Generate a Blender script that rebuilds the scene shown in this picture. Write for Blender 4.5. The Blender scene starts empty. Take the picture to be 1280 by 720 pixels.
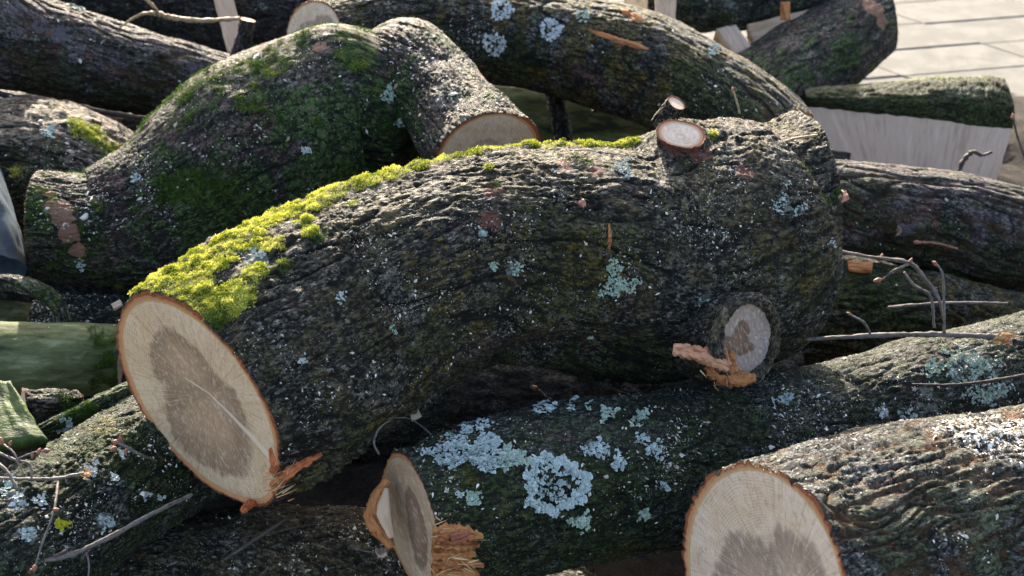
import bpy, math, random
import numpy as np
from mathutils import Vector, Matrix

# ------------------------------------------------------------------ camera, world, sun, exposure
SC = bpy.context.scene
COL = SC.collection
CAM_H = 1.70
PITCH = math.radians(30)
LENS = 50.0
F = LENS / 36.0 * 1280.0
cam_d = bpy.data.cameras.new("camera")
cam = bpy.data.objects.new("camera", cam_d)
COL.objects.link(cam)
cam.location = (0, 0, CAM_H)
cam.rotation_euler = (math.pi / 2 - PITCH, 0, 0)
cam_d.lens = LENS
cam_d.sensor_width = 36
cam_d.clip_start = 0.05
cam_d.clip_end = 500
cam_d.dof.use_dof = True
cam_d.dof.focus_distance = 2.08
cam_d.dof.aperture_fstop = 6.3
SC.camera = cam

SUN_EL = 25.0
SUN_AZ = -9.0      # degrees from +Y (behind the pile), negative = to the left
w = bpy.data.worlds.new("World")
SC.world = w
w.use_nodes = True
nt = w.node_tree
nt.nodes.clear()
wo = nt.nodes.new("ShaderNodeOutputWorld")
bg = nt.nodes.new("ShaderNodeBackground")
sky = nt.nodes.new("ShaderNodeTexSky")
sky.sky_type = 'NISHITA'
sky.sun_disc = False
sky.sun_elevation = math.radians(SUN_EL)
sky.sun_rotation = math.radians(SUN_AZ)
sky.air_density = 1.0
sky.dust_density = 4.0
sky.ozone_density = 0.4
bg.inputs[1].default_value = 0.15
nt.links.new(sky.outputs[0], bg.inputs[0])
nt.links.new(bg.outputs[0], wo.inputs[0])

sd = bpy.data.lights.new("sun", 'SUN')
sun = bpy.data.objects.new("sun", sd)
COL.objects.link(sun)
sd.energy = 5.0
sd.angle = math.radians(0.5)
sd.color = (1.0, 0.89, 0.72)
_az, _el = math.radians(SUN_AZ), math.radians(SUN_EL)
SDIR = Vector((math.sin(_az) * math.cos(_el), math.cos(_az) * math.cos(_el), math.sin(_el)))
sun.rotation_euler = SDIR.to_track_quat('Z', 'Y').to_euler()

SC.view_settings.view_transform = 'Standard'
SC.view_settings.look = 'None'
SC.view_settings.exposure = 1.85
SC.view_settings.gamma = 1.0
SC.cycles.max_bounces = 6

# ------------------------------------------------------------------ numeric helpers
RIGHT = np.array([1.0, 0, 0])
FWD = np.array([0, math.cos(PITCH), -math.sin(PITCH)])
UP = np.array([0, math.sin(PITCH), math.cos(PITCH)])
CAMP = np.array([0, 0, CAM_H])


def V(x, y, d):
    return CAMP + d * (FWD + (x - 640) / F * RIGHT - (y - 360) / F * UP)


def camvec(x, u, t, at=None):
    """direction: x to the right, u up, t towards the viewer (from the place seen at `at`)"""
    if at is None:
        v = x * RIGHT + u * UP - t * FWD
    else:
        f = unit(V(at[0], at[1], 1.0) - CAMP)
        r = unit(RIGHT - f * (RIGHT @ f))
        v = x * r + u * np.cross(r, f) - t * f
    return v / np.linalg.norm(v)


def proj(p):
    q = p - CAMP
    d = q @ FWD
    return 640 + F * (q @ RIGHT) / d, 360 - F * (q @ UP) / d, d


_rs = np.random.RandomState(7)
PERM = np.concatenate([_rs.permutation(256)] * 3).astype(np.int32)
GRAD = _rs.normal(size=(256, 3)).astype(np.float32)
GRAD /= np.linalg.norm(GRAD, axis=1)[:, None]
RND = _rs.rand(256, 3).astype(np.float32)


def perlin(p):
    p = np.asarray(p, dtype=np.float32)
    i = np.floor(p).astype(np.int32)
    f = p - i
    i &= 255
    u = f * f * f * (f * (f * 6 - 15) + 10)
    out = 0
    res = []
    for dx in (0, 1):
        a = PERM[i[:, 0] + dx]
        for dy in (0, 1):
            b = PERM[a + i[:, 1] + dy]
            for dz in (0, 1):
                g = GRAD[PERM[b + i[:, 2] + dz]]
                res.append(g[:, 0] * (f[:, 0] - dx) + g[:, 1] * (f[:, 1] - dy) + g[:, 2] * (f[:, 2] - dz))
    ux, uy, uz = u[:, 0], u[:, 1], u[:, 2]
    l = lambda a, b, t: a + (b - a) * t
    x0 = l(l(res[0], res[1], uz), l(res[2], res[3], uz), uy)
    x1 = l(l(res[4], res[5], uz), l(res[6], res[7], uz), uy)
    return l(x0, x1, ux) * 1.5


def fbm(p, o=3, g=0.5):
    s, a = 0, 1.0
    for k in range(o):
        s = s + a * perlin(p * (2.03 ** k) + 17.3 * k)
        a *= g
    return s


def worley(p):
    p = np.asarray(p, dtype=np.float32)
    i = np.floor(p).astype(np.int32)
    f1 = np.full(len(p), 9.0, np.float32)
    f2 = f1.copy()
    for dx in (-1, 0, 1):
        for dy in (-1, 0, 1):
            for dz in (-1, 0, 1):
                c = i + np.array([dx, dy, dz], np.int32)
                h = PERM[PERM[PERM[c[:, 0] & 255] + (c[:, 1] & 255)] + (c[:, 2] & 255)]
                d = c + RND[h] - p
                d = np.sqrt((d * d).sum(1))
                f2 = np.minimum(f2, np.maximum(f1, d))
                f1 = np.minimum(f1, d)
    return f1, f2


def sstep(a, b, x):
    t = np.clip((x - a) / (b - a), 0, 1)
    return t * t * (3 - 2 * t)


def catmull(P, n):
    P = np.asarray(P, float)
    k = len(P)
    Q = np.vstack([2 * P[0] - P[1], P, 2 * P[-1] - P[-2]])
    t = np.linspace(0, k - 1, n)
    i = np.minimum(t.astype(int), k - 2)
    f = (t - i)[:, None]
    a, b, c, d = Q[i], Q[i + 1], Q[i + 2], Q[i + 3]
    return 0.5 * (2 * b + (c - a) * f + (2 * a - 5 * b + 4 * c - d) * f ** 2 + (3 * b - a - 3 * c + d) * f ** 3)


def unit(v):
    return v / np.maximum(np.linalg.norm(v, axis=-1, keepdims=True), 1e-9)


# ------------------------------------------------------------------ object helpers
def mesh_np(name, verts, quads=None, tris=None, attrs=None, smooth=True):
    me = bpy.data.meshes.new(name)
    verts = np.ascontiguousarray(verts, dtype=np.float32)
    me.vertices.add(len(verts))
    me.vertices.foreach_set("co", verts.ravel())
    li, st = [], []
    n = 0
    nq = 0 if quads is None else len(quads)
    ntr = 0 if tris is None else len(tris)
    if nq:
        li.append(np.asarray(quads, np.int32).ravel())
        st.append(np.arange(nq, dtype=np.int32) * 4)
        n = nq * 4
    if ntr:
        li.append(np.asarray(tris, np.int32).ravel())
        st.append(n + np.arange(ntr, dtype=np.int32) * 3)
    li = np.concatenate(li)
    st = np.concatenate(st)
    me.loops.add(len(li))
    me.loops.foreach_set("vertex_index", li)
    me.polygons.add(nq + ntr)
    me.polygons.foreach_set("loop_start", st)
    me.polygons.foreach_set("use_smooth", np.full(nq + ntr, smooth))
    me.update(calc_edges=True)
    for k, a in (attrs or {}).items():
        a = np.ascontiguousarray(a, dtype=np.float32)
        if a.ndim == 1:
            at = me.attributes.new(k, 'FLOAT', 'POINT')
            at.data.foreach_set("value", a)
        else:
            at = me.attributes.new(k, 'FLOAT_VECTOR', 'POINT')
            at.data.foreach_set("vector", a.ravel())
    return me


def link(name, me, m, parent=None, kind=None, loc=None):
    o = bpy.data.objects.new(name, me)
    COL.objects.link(o)
    if m:
        me.materials.clear()
        me.materials.append(m)
    if parent is not None:
        o.parent = parent
    if loc is not None:
        o.location = loc
    if kind:
        o['kind'] = kind
    return o


def tag(o, label, cat, group=None):
    o['label'] = label
    o['category'] = cat
    if group:
        o['group'] = group
    return o


def thing(name, label, cat, loc, group=None):
    o = bpy.data.objects.new(name, None)
    o.empty_display_size = 0.05
    o.location = loc
    COL.objects.link(o)
    return tag(o, label, cat, group)


# ------------------------------------------------------------------ materials
class NT:
    def __init__(s, name):
        s.m = bpy.data.materials.new(name)
        s.m.use_nodes = True
        s.t = s.m.node_tree
        s.t.nodes.clear()
        s.out = s.t.nodes.new("ShaderNodeOutputMaterial")
        s.b = s.t.nodes.new("ShaderNodeBsdfPrincipled")
        s.t.links.new(s.b.outputs[0], s.out.inputs[0])

    def n(s, typ, **kw):
        nd = s.t.nodes.new(typ)
        for k, v in kw.items():
            setattr(nd, k, v)
        return nd

    def l(s, a, b):
        s.t.links.new(a, b)

    def setin(s, sock, v):
        if hasattr(v, 'is_linked') or isinstance(v, bpy.types.NodeSocket):
            s.l(v, sock)
        elif isinstance(v, (tuple, list)):
            sock.default_value = tuple(v) + ((1,) if len(v) == 3 and len(sock.default_value) == 4 else ())
        else:
            sock.default_value = v

    def attr(s, name, out="Fac"):
        a = s.n("ShaderNodeAttribute", attribute_name=name)
        return a.outputs[out]

    def noise(s, vec, scale, detail=3, rough=0.55, dist=0.0):
        a = s.n("ShaderNodeTexNoise")
        s.l(vec, a.inputs['Vector'])
        a.inputs['Scale'].default_value = scale
        a.inputs['Detail'].default_value = detail
        a.inputs['Roughness'].default_value = rough
        a.inputs['Distortion'].default_value = dist
        return a.outputs['Fac']

    def math(s, op, a, b=0.0, c=None, clamp=False):
        m = s.n("ShaderNodeMath", operation=op, use_clamp=clamp)
        s.setin(m.inputs[0], a)
        s.setin(m.inputs[1], b)
        if c is not None:
            s.setin(m.inputs[2], c)
        return m.outputs[0]

    def vmath(s, op, a, b):
        m = s.n("ShaderNodeVectorMath", operation=op)
        s.setin(m.inputs[0], a)
        s.setin(m.inputs[1], b)
        return m.outputs[0]

    def ramp(s, f, lo, hi, a=0.0, b=1.0):
        m = s.n("ShaderNodeMapRange")
        m.interpolation_type = 'SMOOTHSTEP'
        s.setin(m.inputs[0], f)
        m.inputs[1].default_value = lo
        m.inputs[2].default_value = hi
        m.inputs[3].default_value = a
        m.inputs[4].default_value = b
        return m.outputs[0]

    def mix(s, f, a, b, mode='MIX'):
        m = s.n("ShaderNodeMix", data_type='RGBA', blend_type=mode)
        s.setin(m.inputs[0], f)
        s.setin(m.inputs[6], a)
        s.setin(m.inputs[7], b)
        return m.outputs[2]

    def bump(s, h, dist, strength=1.0, normal=None):
        b = s.n("ShaderNodeBump")
        b.inputs['Distance'].default_value = dist
        b.inputs['Strength'].default_value = strength
        s.l(h, b.inputs['Height'])
        if normal is not None:
            s.l(normal, b.inputs['Normal'])
        return b.outputs[0]

    def fin(s, col, rough=0.8, normal=None, spec=0.3):
        s.setin(s.b.inputs['Base Color'], col)
        s.setin(s.b.inputs['Roughness'], rough)
        s.b.inputs['Specular IOR Level'].default_value = spec
        if normal is not None:
            s.l(normal, s.b.inputs['Normal'])
        return s.m


def bark_mat(name, dark=(.018, .017, .018), mid=(.06, .056, .052), light=(.17, .165, .16),
             patch=(.10, .07, .06), patch_amt=0.3, green=(.035, .055, .016), green_amt=0.25,
             furrow=(.12, .05, .02), furrow_amt=0.0, speck=0.4, moss_lo=(.05, .075, .012), moss_hi=(.20, .24, .03),
             bump=1.0, bare=(.36, .14, .10), gloss=0.60, lich=(.33, .375, .335)):
    sc_ = lambda c, f: tuple(f * x for x in c)
    dark, mid, light, patch, green = sc_(dark, .55), sc_(mid, 1.40), sc_(light, 2.0), sc_(patch, 1.3), sc_(green, 1.15)  # dark tone lowered to deepen the shade in pits and cracks
    k = NT(name)
    g = k.attr('grain', 'Vector')
    h = k.attr('h')
    n1 = k.noise(g, 14, 4, .6)
    n2 = k.noise(g, 75, 6, .72)
    gs = k.vmath('MULTIPLY', g, (.6, 1, 1))
    n3 = k.noise(gs, 330, 5, .78)
    n4 = k.noise(k.vmath('ADD', g, (3.1, 1.7, 5.3)), 16, 5, .62)
    n5 = k.noise(k.vmath('ADD', g, (7.1, 4.7, 2.3)), 26, 6, .68)
    n6 = k.noise(k.vmath('ADD', g, (1.3, 9.7, 4.3)), 160, 4, .7)
    # grains: little crusty cells
    vg = k.n("ShaderNodeTexVoronoi", feature='F1')
    k.l(k.vmath('ADD', gs, k.vmath('MULTIPLY', k.n("ShaderNodeTexNoise").outputs['Color'], (0, 0, 0))), vg.inputs['Vector'])
    vg.inputs['Scale'].default_value = 300
    sg = k.n("ShaderNodeSeparateColor")
    k.l(vg.outputs['Color'], sg.inputs[0])
    # cracks: edges of long cells, bent by noise
    wn = k.n("ShaderNodeTexNoise")
    k.l(g, wn.inputs['Vector'])
    wn.inputs['Scale'].default_value = 45
    wn.inputs['Detail'].default_value = 4
    wv = k.vmath('ADD', k.vmath('MULTIPLY', g, (.42, 1, 1)), k.vmath('MULTIPLY', wn.outputs['Color'], (.016, .016, .016)))
    vc = k.n("ShaderNodeTexVoronoi", feature='DISTANCE_TO_EDGE')
    k.l(wv, vc.inputs['Vector'])
    vc.inputs['Scale'].default_value = 62
    crack = k.math('MULTIPLY', k.ramp(vc.outputs['Distance'], .085, .02), k.ramp(n1, .42, .56))
    v = k.math('ADD', k.math('MULTIPLY', n2, .5), k.math('ADD', k.math('MULTIPLY', n3, .5), k.math('MULTIPLY', k.math('SUBTRACT', n1, .5), .30)))
    v = k.math('ADD', v, k.math('MULTIPLY', k.math('SUBTRACT', sg.outputs[0], .5), .20))
    v = k.math('ADD', v, k.math('MULTIPLY', k.math('SUBTRACT', h, .5), .14))
    c = k.mix(k.ramp(v, .43, .52), dark, mid)
    c = k.mix(k.ramp(v, .535, .65), c, light)
    hue = k.mix(k.ramp(v, .40, .64), tuple(.22 * x for x in patch), tuple(1.25 * x for x in patch))
    c = k.mix(k.math('MULTIPLY', k.ramp(n4, .46, .54), min(1, patch_amt * 1.35)), c, hue)
    gg = k.mix(k.ramp(v, .40, .64), tuple(.22 * x for x in green), tuple(1.9 * x for x in green))
    gatt = k.attr('green')
    gm_ = k.math('ADD', k.math('ADD', k.math('MULTIPLY', n5, .8), k.math('MULTIPLY', n6, .2)), k.math('MULTIPLY', gatt, .28))
    c = k.mix(k.math('MULTIPLY', k.ramp(gm_, .60 - .13 * green_amt, .70 - .12 * green_amt), .8), c, gg)
    ts_ = k.n("ShaderNodeSeparateXYZ")
    k.l(k.attr('tint', 'Vector'), ts_.inputs[0])
    tj = k.math('MULTIPLY', k.math('SUBTRACT', k.math('ADD', k.math('MULTIPLY', n2, .5), k.math('MULTIPLY', n6, .5)), .5), 1.8)
    for ix, colr in enumerate(((.42, .34, .24), (.22, .125, .11), (.21, .15, .012))):  # tan tint also brightens tops where the sun falls
        tm = k.ramp(k.math('ADD', ts_.outputs[ix], tj), .42, .62)
        c = k.mix(k.math('MULTIPLY', tm, .85), c, k.mix(k.ramp(v, .38, .66), tuple(.16 * x for x in colr), tuple(1.15 * x for x in colr)))
    if furrow_amt:
        fr = k.math('MULTIPLY', k.ramp(k.math('ADD', k.attr('fur'), k.math('MULTIPLY', k.math('SUBTRACT', n6, .5), .5)), .5, .8), k.ramp(n4, .36, .52))
        c = k.mix(k.math('MULTIPLY', fr, furrow_amt), c, k.mix(k.ramp(n2, .4, .6), furrow, tuple(.35 * x + .6 * y for x, y in zip(furrow, green))))
    crack = k.math('MAXIMUM', crack, k.ramp(k.math('ADD', k.attr('fz'), k.math('MULTIPLY', k.math('SUBTRACT', n6, .5), .6)), .35, .8))
    c = k.mix(k.math('MULTIPLY', crack, .65), c, tuple(.5 * x for x in dark))
    # crusty grey-blue lichen film
    la = k.math('ADD', k.attr('lich'), k.math('MULTIPLY', k.math('SUBTRACT', k.math('ADD', k.math('MULTIPLY', n2, .5), k.math('MULTIPLY', n6, .5)), .5), 2.4))
    c = k.mix(k.ramp(la, .46, .58), c, k.mix(n3, tuple(.5 * x for x in lich), lich))
    # bare stripped wood
    ba = k.math('ADD', k.attr('bare'), k.math('MULTIPLY', k.math('SUBTRACT', k.math('ADD', k.math('MULTIPLY', n6, .6), k.math('MULTIPLY', n2, .4)), .5), 2.6))
    c = k.mix(k.math('MULTIPLY', k.ramp(ba, .50, .62), k.ramp(k.attr('bare'), .03, .25)), c, k.mix(n3, tuple(.35 * x for x in bare), bare))
    # moss colouring
    ma = k.math('ADD', k.attr('moss'), k.math('MULTIPLY', k.math('SUBTRACT', n2, .5), 1.0))
    c = k.mix(k.ramp(ma, .46, .6), c, k.mix(k.ramp(n3, .3, .7), moss_lo, moss_hi))
    # pale flecks of dry crust
    vo = k.n("ShaderNodeTexVoronoi", feature='F1')
    k.l(k.vmath('MULTIPLY', g, (1.5, 1, 1)), vo.inputs['Vector'])
    vo.inputs['Scale'].default_value = 330
    sp = k.n("ShaderNodeSeparateColor")
    k.l(vo.outputs['Color'], sp.inputs[0])
    spm = k.math('MULTIPLY', k.ramp(vo.outputs['Distance'], .42, .26), k.ramp(k.math('ADD', sp.outputs[0], k.math('MULTIPLY', k.math('SUBTRACT', n1, .5), 1.3)), 1.03 - .22 * speck, 1.07 - .22 * speck))
    c = k.mix(spm, c, k.mix(sp.outputs[1], (.20, .20, .19), (.50, .50, .47)))
    hh = k.math('ADD', k.math('MULTIPLY', n3, 1.3), k.math('ADD', k.math('MULTIPLY', n2, 1.8), k.math('MULTIPLY', spm, .3)))
    hh = k.math('ADD', hh, k.math('MULTIPLY', vg.outputs['Distance'], -.35))
    hh = k.math('SUBTRACT', hh, k.math('MULTIPLY', crack, .7))
    nrm = k.bump(hh, .0105 * bump, 1.0)
    return k.fin(c, k.ramp(n6, .3, .7, gloss - .1, gloss + .25), nrm, .32)


def cut_mat(name, sap=(.60, .47, .33), heart=(.27, .18, .12), hc=(0, 0), hs=(1.0, 1.0), hr=.55, rings=34.0,
            rim=(.34, .095, .03), rim_w=.065, crack=None, pale=1.0, streak=0.5, blobs=None, rim_in=(.50, .30, .15)):
    k = NT(name)
    disc = k.attr('disc', 'Vector')
    t = k.attr('t')
    sep = k.n("ShaderNodeSeparateXYZ")
    k.l(disc, sep.inputs[0])
    X, Y = sep.outputs[0], sep.outputs[1]
    nlow = k.noise(disc, 2.2, 4, .55)
    nfine = k.noise(disc, 60, 3, .6)
    # radial streaks: noise on the direction only
    dirn = k.n("ShaderNodeVectorMath", operation='NORMALIZE')
    k.l(disc, dirn.inputs[0])
    dv = k.vmath('ADD', k.vmath('MULTIPLY', dirn.outputs[0], (1, 1, 0)), k.vmath('MULTIPLY', disc, (.05, .05, 0)))
    ray = k.noise(dv, 30, 5, .8)
    ray2 = k.noise(dv, 7, 3, .6)
    # rings
    tw = k.math('ADD', t, k.math('MULTIPLY', k.math('SUBTRACT', nlow, .5), .10))
    ph = k.math('MULTIPLY', tw, rings * 6.283)
    rg = k.math('SINE', ph)
    rg = k.math('MULTIPLY', k.math('ADD', rg, 1), .5)
    rgw = k.math('POWER', rg, 2.0)
    # heartwood
    rr = None
    for (bx, by, sx, sy) in (blobs or [(hc[0], hc[1], hs[0] * hr, hs[1] * hr)]):
        dx = k.math('MULTIPLY', k.math('SUBTRACT', X, bx), 1 / sx)
        dy = k.math('MULTIPLY', k.math('SUBTRACT', Y, by), 1 / sy)
        r1 = k.math('SQRT', k.math('ADD', k.math('MULTIPLY', dx, dx), k.math('MULTIPLY', dy, dy)))
        rr = r1 if rr is None else k.math('SMOOTH_MIN', rr, r1, .25)
    hr = .92
    rr = k.math('ADD', rr, k.math('MULTIPLY', k.math('SUBTRACT', nlow, .5), .75))
    rr = k.math('ADD', rr, k.math('MULTIPLY', k.math('SUBTRACT', ray2, .5), .13))
    rr = k.math('ADD', rr, k.math('MULTIPLY', k.math('SUBTRACT', ray, .5), .12))
    hm = k.ramp(rr, hr + .07, hr - .09)
    hcol = k.mix(k.ramp(rr, hr, 0), heart, tuple(min(1, 1.35 * x) for x in heart))
    edge = k.math('MULTIPLY', k.ramp(k.math('ADD', rr, k.math('MULTIPLY', ray2, .3)), hr - .5, hr), hm)
    hcol = k.mix(k.math('MULTIPLY', edge, .45), hcol, tuple(.72 * x for x in heart))
    sapc = k.mix(k.ramp(nlow, .35, .65), sap, (sap[0] * .92, sap[1] * .86, sap[2] * .78))
    c = k.mix(hm, sapc, hcol)
    c = k.mix(k.math('MULTIPLY', k.math('MULTIPLY', rgw, k.ramp(k.noise(disc, 5, 3, .6), .38, .6)), .26), c, (.16, .09, .05))
    c = k.mix(k.math('MULTIPLY', k.ramp(ray, .52, .64), streak * .6), c, (sap[0] * 1.1, sap[1] * 1.1, sap[2] * 1.08))
    c = k.mix(k.math('MULTIPLY', k.ramp(ray, .48, .36), streak * .62), c, (.20, .115, .065))
    c = k.mix(k.math('MULTIPLY', k.ramp(nfine, .45, .8), .18), c, (.30, .2, .12))
    # arcs left by the chainsaw
    tcs = k.n("ShaderNodeTexCoord").outputs['Object']
    swn = k.noise(k.vmath('MULTIPLY', k.vmath('ADD', tcs, k.vmath('MULTIPLY', disc, (.02, .0, 0))), (1, .15, .5)), 210, 3, .7)
    c = k.mix(k.math('MULTIPLY', k.ramp(swn, .50, .70), .42), c, (.74, .63, .50))
    c = k.mix(k.math('MULTIPLY', k.ramp(swn, .46, .30), .36), c, (.20, .13, .08))
    if crack:
        # a pale split running out from the pith in one direction
        ca, cs = math.cos(crack), math.sin(crack)
        along = k.math('ADD', k.math('MULTIPLY', X, ca), k.math('MULTIPLY', Y, cs))
        across = k.math('ADD', k.math('MULTIPLY', X, -cs), k.math('MULTIPLY', Y, ca))
        across = k.math('ABSOLUTE', k.math('ADD', across, k.math('MULTIPLY', k.math('SUBTRACT', nlow, .5), .10)))
        cm = k.math('MULTIPLY', k.ramp(k.math('SUBTRACT', across, k.math('MULTIPLY', k.math('MAXIMUM', along, 0), .035)), .016, .004), k.ramp(along, -.30, -.16))
        c = k.mix(k.math('MULTIPLY', cm, .75), c, (.72, .60, .46))
    # inner bark band and outer bark
    nr = k.noise(disc, 14, 4, .7)
    te = k.math('ADD', t, k.math('MULTIPLY', k.math('SUBTRACT', nr, .5), .035))
    c = k.mix(k.ramp(te, 1 - rim_w - .035, 1 - rim_w - .02), c, (sap[0] * .75, sap[1] * .58, sap[2] * .38))
    orange = k.mix(k.ramp(nr, .35, .65), tuple(.5 * x for x in rim), rim)
    c = k.mix(k.ramp(te, 1 - rim_w - .008, 1 - rim_w + .006), c, k.mix(.5, tuple(min(1, 1.25 * x + .03) for x in rim), rim_in))
    c = k.mix(k.ramp(te, 1 - rim_w * .62 - .006, 1 - rim_w * .62 + .006), c, orange)
    c = k.mix(k.ramp(te, .982, .992), c, (.045, .035, .03))
    hh = k.math('ADD', k.math('MULTIPLY', ray, .5), k.math('ADD', k.math('MULTIPLY', nfine, .5), k.math('MULTIPLY', rg, .06)))
    return k.fin(c, .72, k.bump(k.math('ADD', hh, k.math('MULTIPLY', swn, .8)), .0012), .25)


def simple_mat(name, cols, scale=80, stretch=(1, 1, 1), rough=.8, bump=.0008, spec=.25, coord='Object', attr=None, trans=0.0):
    """two or three colours mixed by noise; with attr a per-piece value shifts the mix"""
    k = NT(name)
    if coord == 'grain':
        g = k.attr('grain', 'Vector')
    else:
        tc = k.n("ShaderNodeTexCoord")
        g = tc.outputs['Object']
    gv = k.vmath('MULTIPLY', g, stretch)
    n = k.noise(gv, scale, 4, .65)
    n2 = k.noise(gv, scale * .2, 3, .6)
    f = k.math('ADD', k.math('MULTIPLY', n, .6), k.math('MULTIPLY', n2, .4))
    if attr:
        f = k.math('ADD', k.math('MULTIPLY', f, .35), k.math('MULTIPLY', k.attr(attr), .65))
        c = k.mix(k.ramp(f, .15, .5), cols[0], cols[1])
        c = k.mix(k.ramp(f, .5, .85), c, cols[-1])
    else:
        c = k.mix(k.ramp(f, .38, .52), cols[0], cols[1])
        c = k.mix(k.ramp(f, .52, .68), c, cols[-1])
    m = k.fin(c, rough, k.bump(n, bump), spec)
    if trans:
        tr = k.n("ShaderNodeBsdfTranslucent")
        k.setin(tr.inputs['Color'], c)
        mx = k.n("ShaderNodeMixShader")
        mx.inputs[0].default_value = trans
        k.l(k.b.outputs[0], mx.inputs[1])
        k.l(tr.outputs[0], mx.inputs[2])
        k.l(mx.outputs[0], k.out.inputs[0])
    return m


M = {}
M['bark_main'] = bark_mat('bark_main', dark=(.020, .017, .013), mid=(.066, .058, .044), light=(.20, .185, .155),
                          patch=(.12, .098, .05), patch_amt=.65, green=(.060, .062, .014), green_amt=.35, speck=.5, bump=1.15,
                          moss_lo=(.03, .045, .006), moss_hi=(.16, .18, .03))
M['bark_green'] = bark_mat('bark_green', dark=(.018, .017, .015), mid=(.058, .052, .042), light=(.17, .15, .13),
                           patch=(.13, .085, .07), patch_amt=.45, green=(.040, .088, .010), green_amt=.75, speck=.45,
                           moss_lo=(.05, .08, .012), moss_hi=(.22, .25, .04), bump=.9, lich=(.36, .32, .27), bare=(.60, .32, .21))
M['bark_olive'] = bark_mat('bark_olive', dark=(.016, .016, .014), mid=(.052, .05, .042), light=(.16, .155, .14),
                           patch=(.15, .11, .02), patch_amt=.55, green=(.034, .052, .008), green_amt=.7, speck=.35, bump=.9)
M['bark_purple'] = bark_mat('bark_purple', dark=(.020, .019, .018), mid=(.065, .062, .058), light=(.16, .16, .15),
                            patch=(.19, .15, .16), patch_amt=.75, green=(.038, .048, .010), green_amt=.75, furrow=(.11, .05, .02),
                            furrow_amt=.5, speck=.15, bump=.9, lich=(.20, .18, .21))
M['bark_shaded'] = bark_mat('bark_shaded', dark=(.008, .008, .007), mid=(.020, .019, .016), light=(.06, .06, .055),
                          patch=(.07, .06, .045), patch_amt=.4, green=(.026, .034, .010), green_amt=.6, speck=.45)  # bark colour darkened so logs in the gaps look shaded
M['bark_grey'] = bark_mat('bark_grey', dark=(.024, .024, .024), mid=(.085, .085, .082), light=(.26, .26, .25),
                          patch=(.11, .12, .07), patch_amt=.5, green=(.07, .085, .035), green_amt=.12, furrow=(.30, .12, .055),
                          furrow_amt=.5, speck=.6, bump=1.3)
M['bark_lichen'] = bark_mat('bark_lichen', dark=(.016, .018, .015), mid=(.05, .056, .046), light=(.17, .18, .16),
                            patch=(.055, .065, .035), patch_amt=.6, green=(.030, .050, .008), green_amt=.75, speck=.7, bump=1.0)
M['bark_brown'] = bark_mat('bark_brown', dark=(.024, .018, .013), mid=(.16, .125, .09), light=(.36, .30, .23),
                           patch=(.14, .10, .07), patch_amt=.5, green=(.06, .07, .02), green_amt=.1, speck=.4)
M['cut_main'] = cut_mat('cut_main', sap=(.68, .49, .32), heart=(.34, .215, .13), hc=(-.06, -.06), hs=(1.12, .88), hr=.60, rings=44,
                        rim_w=.065, crack=math.radians(145), streak=.7,
                        blobs=[(-.18, -.14, .54, .68), (.30, -.02, .42, .48)])
M['cut_pale'] = cut_mat('cut_pale', sap=(.70, .525, .38), heart=(.37, .25, .175), hc=(-.12, .05), hs=(1.15, 1.0), hr=.60, rings=44, rim_w=.06, streak=.6,
                        blobs=[(-.12, -.25, .62, .45), (-.05, .25, .62, .5)])
M['cut_narrow'] = cut_mat('cut_narrow', sap=(.52, .36, .235), heart=(.24, .145, .09), hc=(-.1, .05), hs=(1.3, .8), hr=.5, rings=16, rim_w=.04, streak=.3)
M['cut_shade'] = cut_mat('cut_shade', sap=(.56, .44, .32), heart=(.40, .30, .21), hr=.3, rings=18, rim_w=.09, streak=.2)
M['cut_stub'] = cut_mat('cut_stub', sap=(.34, .27, .24), heart=(.13, .07, .04), blobs=[(0, 0, .40, .30), (-.15, .1, .2, .55)], rings=5, rim=(.12, .09, .06), rim_in=(.20, .13, .08), rim_w=.2, streak=1.5)
M['cut_white'] = cut_mat('cut_white', sap=(.68, .55, .45), heart=(.6, .46, .36), hr=.2, rings=6, rim=(.40, .17, .10), rim_w=.22, streak=.2)
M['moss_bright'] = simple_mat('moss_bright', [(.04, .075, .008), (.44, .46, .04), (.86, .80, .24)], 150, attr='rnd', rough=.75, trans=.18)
M['moss_sunlit'] = simple_mat('moss_sunlit', [(.03, .06, .008), (.11, .17, .02), (.30, .32, .07)], 150, attr='rnd', rough=.8, trans=.12)
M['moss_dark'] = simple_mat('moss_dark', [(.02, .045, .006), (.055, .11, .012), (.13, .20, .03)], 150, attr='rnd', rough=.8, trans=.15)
M['lichen_blue'] = simple_mat('lichen_blue', [(.20, .25, .235), (.36, .43, .41), (.56, .62, .60)], 200, attr='rnd', rough=.85)
M['lichen_green'] = simple_mat('lichen_green', [(.18, .24, .18), (.33, .41, .33), (.48, .55, .46)], 200, attr='rnd', rough=.85)
M['lichen_grey'] = simple_mat('lichen_grey', [(.30, .32, .31), (.45, .48, .47), (.62, .65, .65)], 200, attr='rnd', rough=.85)
M['lichen_yellow'] = simple_mat('lichen_yellow', [(.25, .25, .02), (.45, .42, .03), (.55, .5, .08)], 200, attr='rnd', rough=.85)
M['chip'] = simple_mat('chip', [(.16, .12, .08), (.46, .41, .34), (.78, .73, .66)], 300, attr='rnd', rough=.7)
M['torn_orange'] = simple_mat('torn_orange', [(.16, .05, .02), (.42, .17, .06), (.58, .30, .13)], 260, stretch=(.15, 1, 1), coord='grain', bump=.002)
M['torn_red'] = simple_mat('torn_red', [(.12, .04, .025), (.27, .09, .05), (.40, .16, .09)], 260, stretch=(.2, 1, 1), coord='grain', bump=.002)
M['torn_pink'] = simple_mat('torn_pink', [(.22, .10, .07), (.50, .26, .19), (.66, .42, .33)], 260, stretch=(.3, 1, 1), coord='grain', bump=.002)
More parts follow.
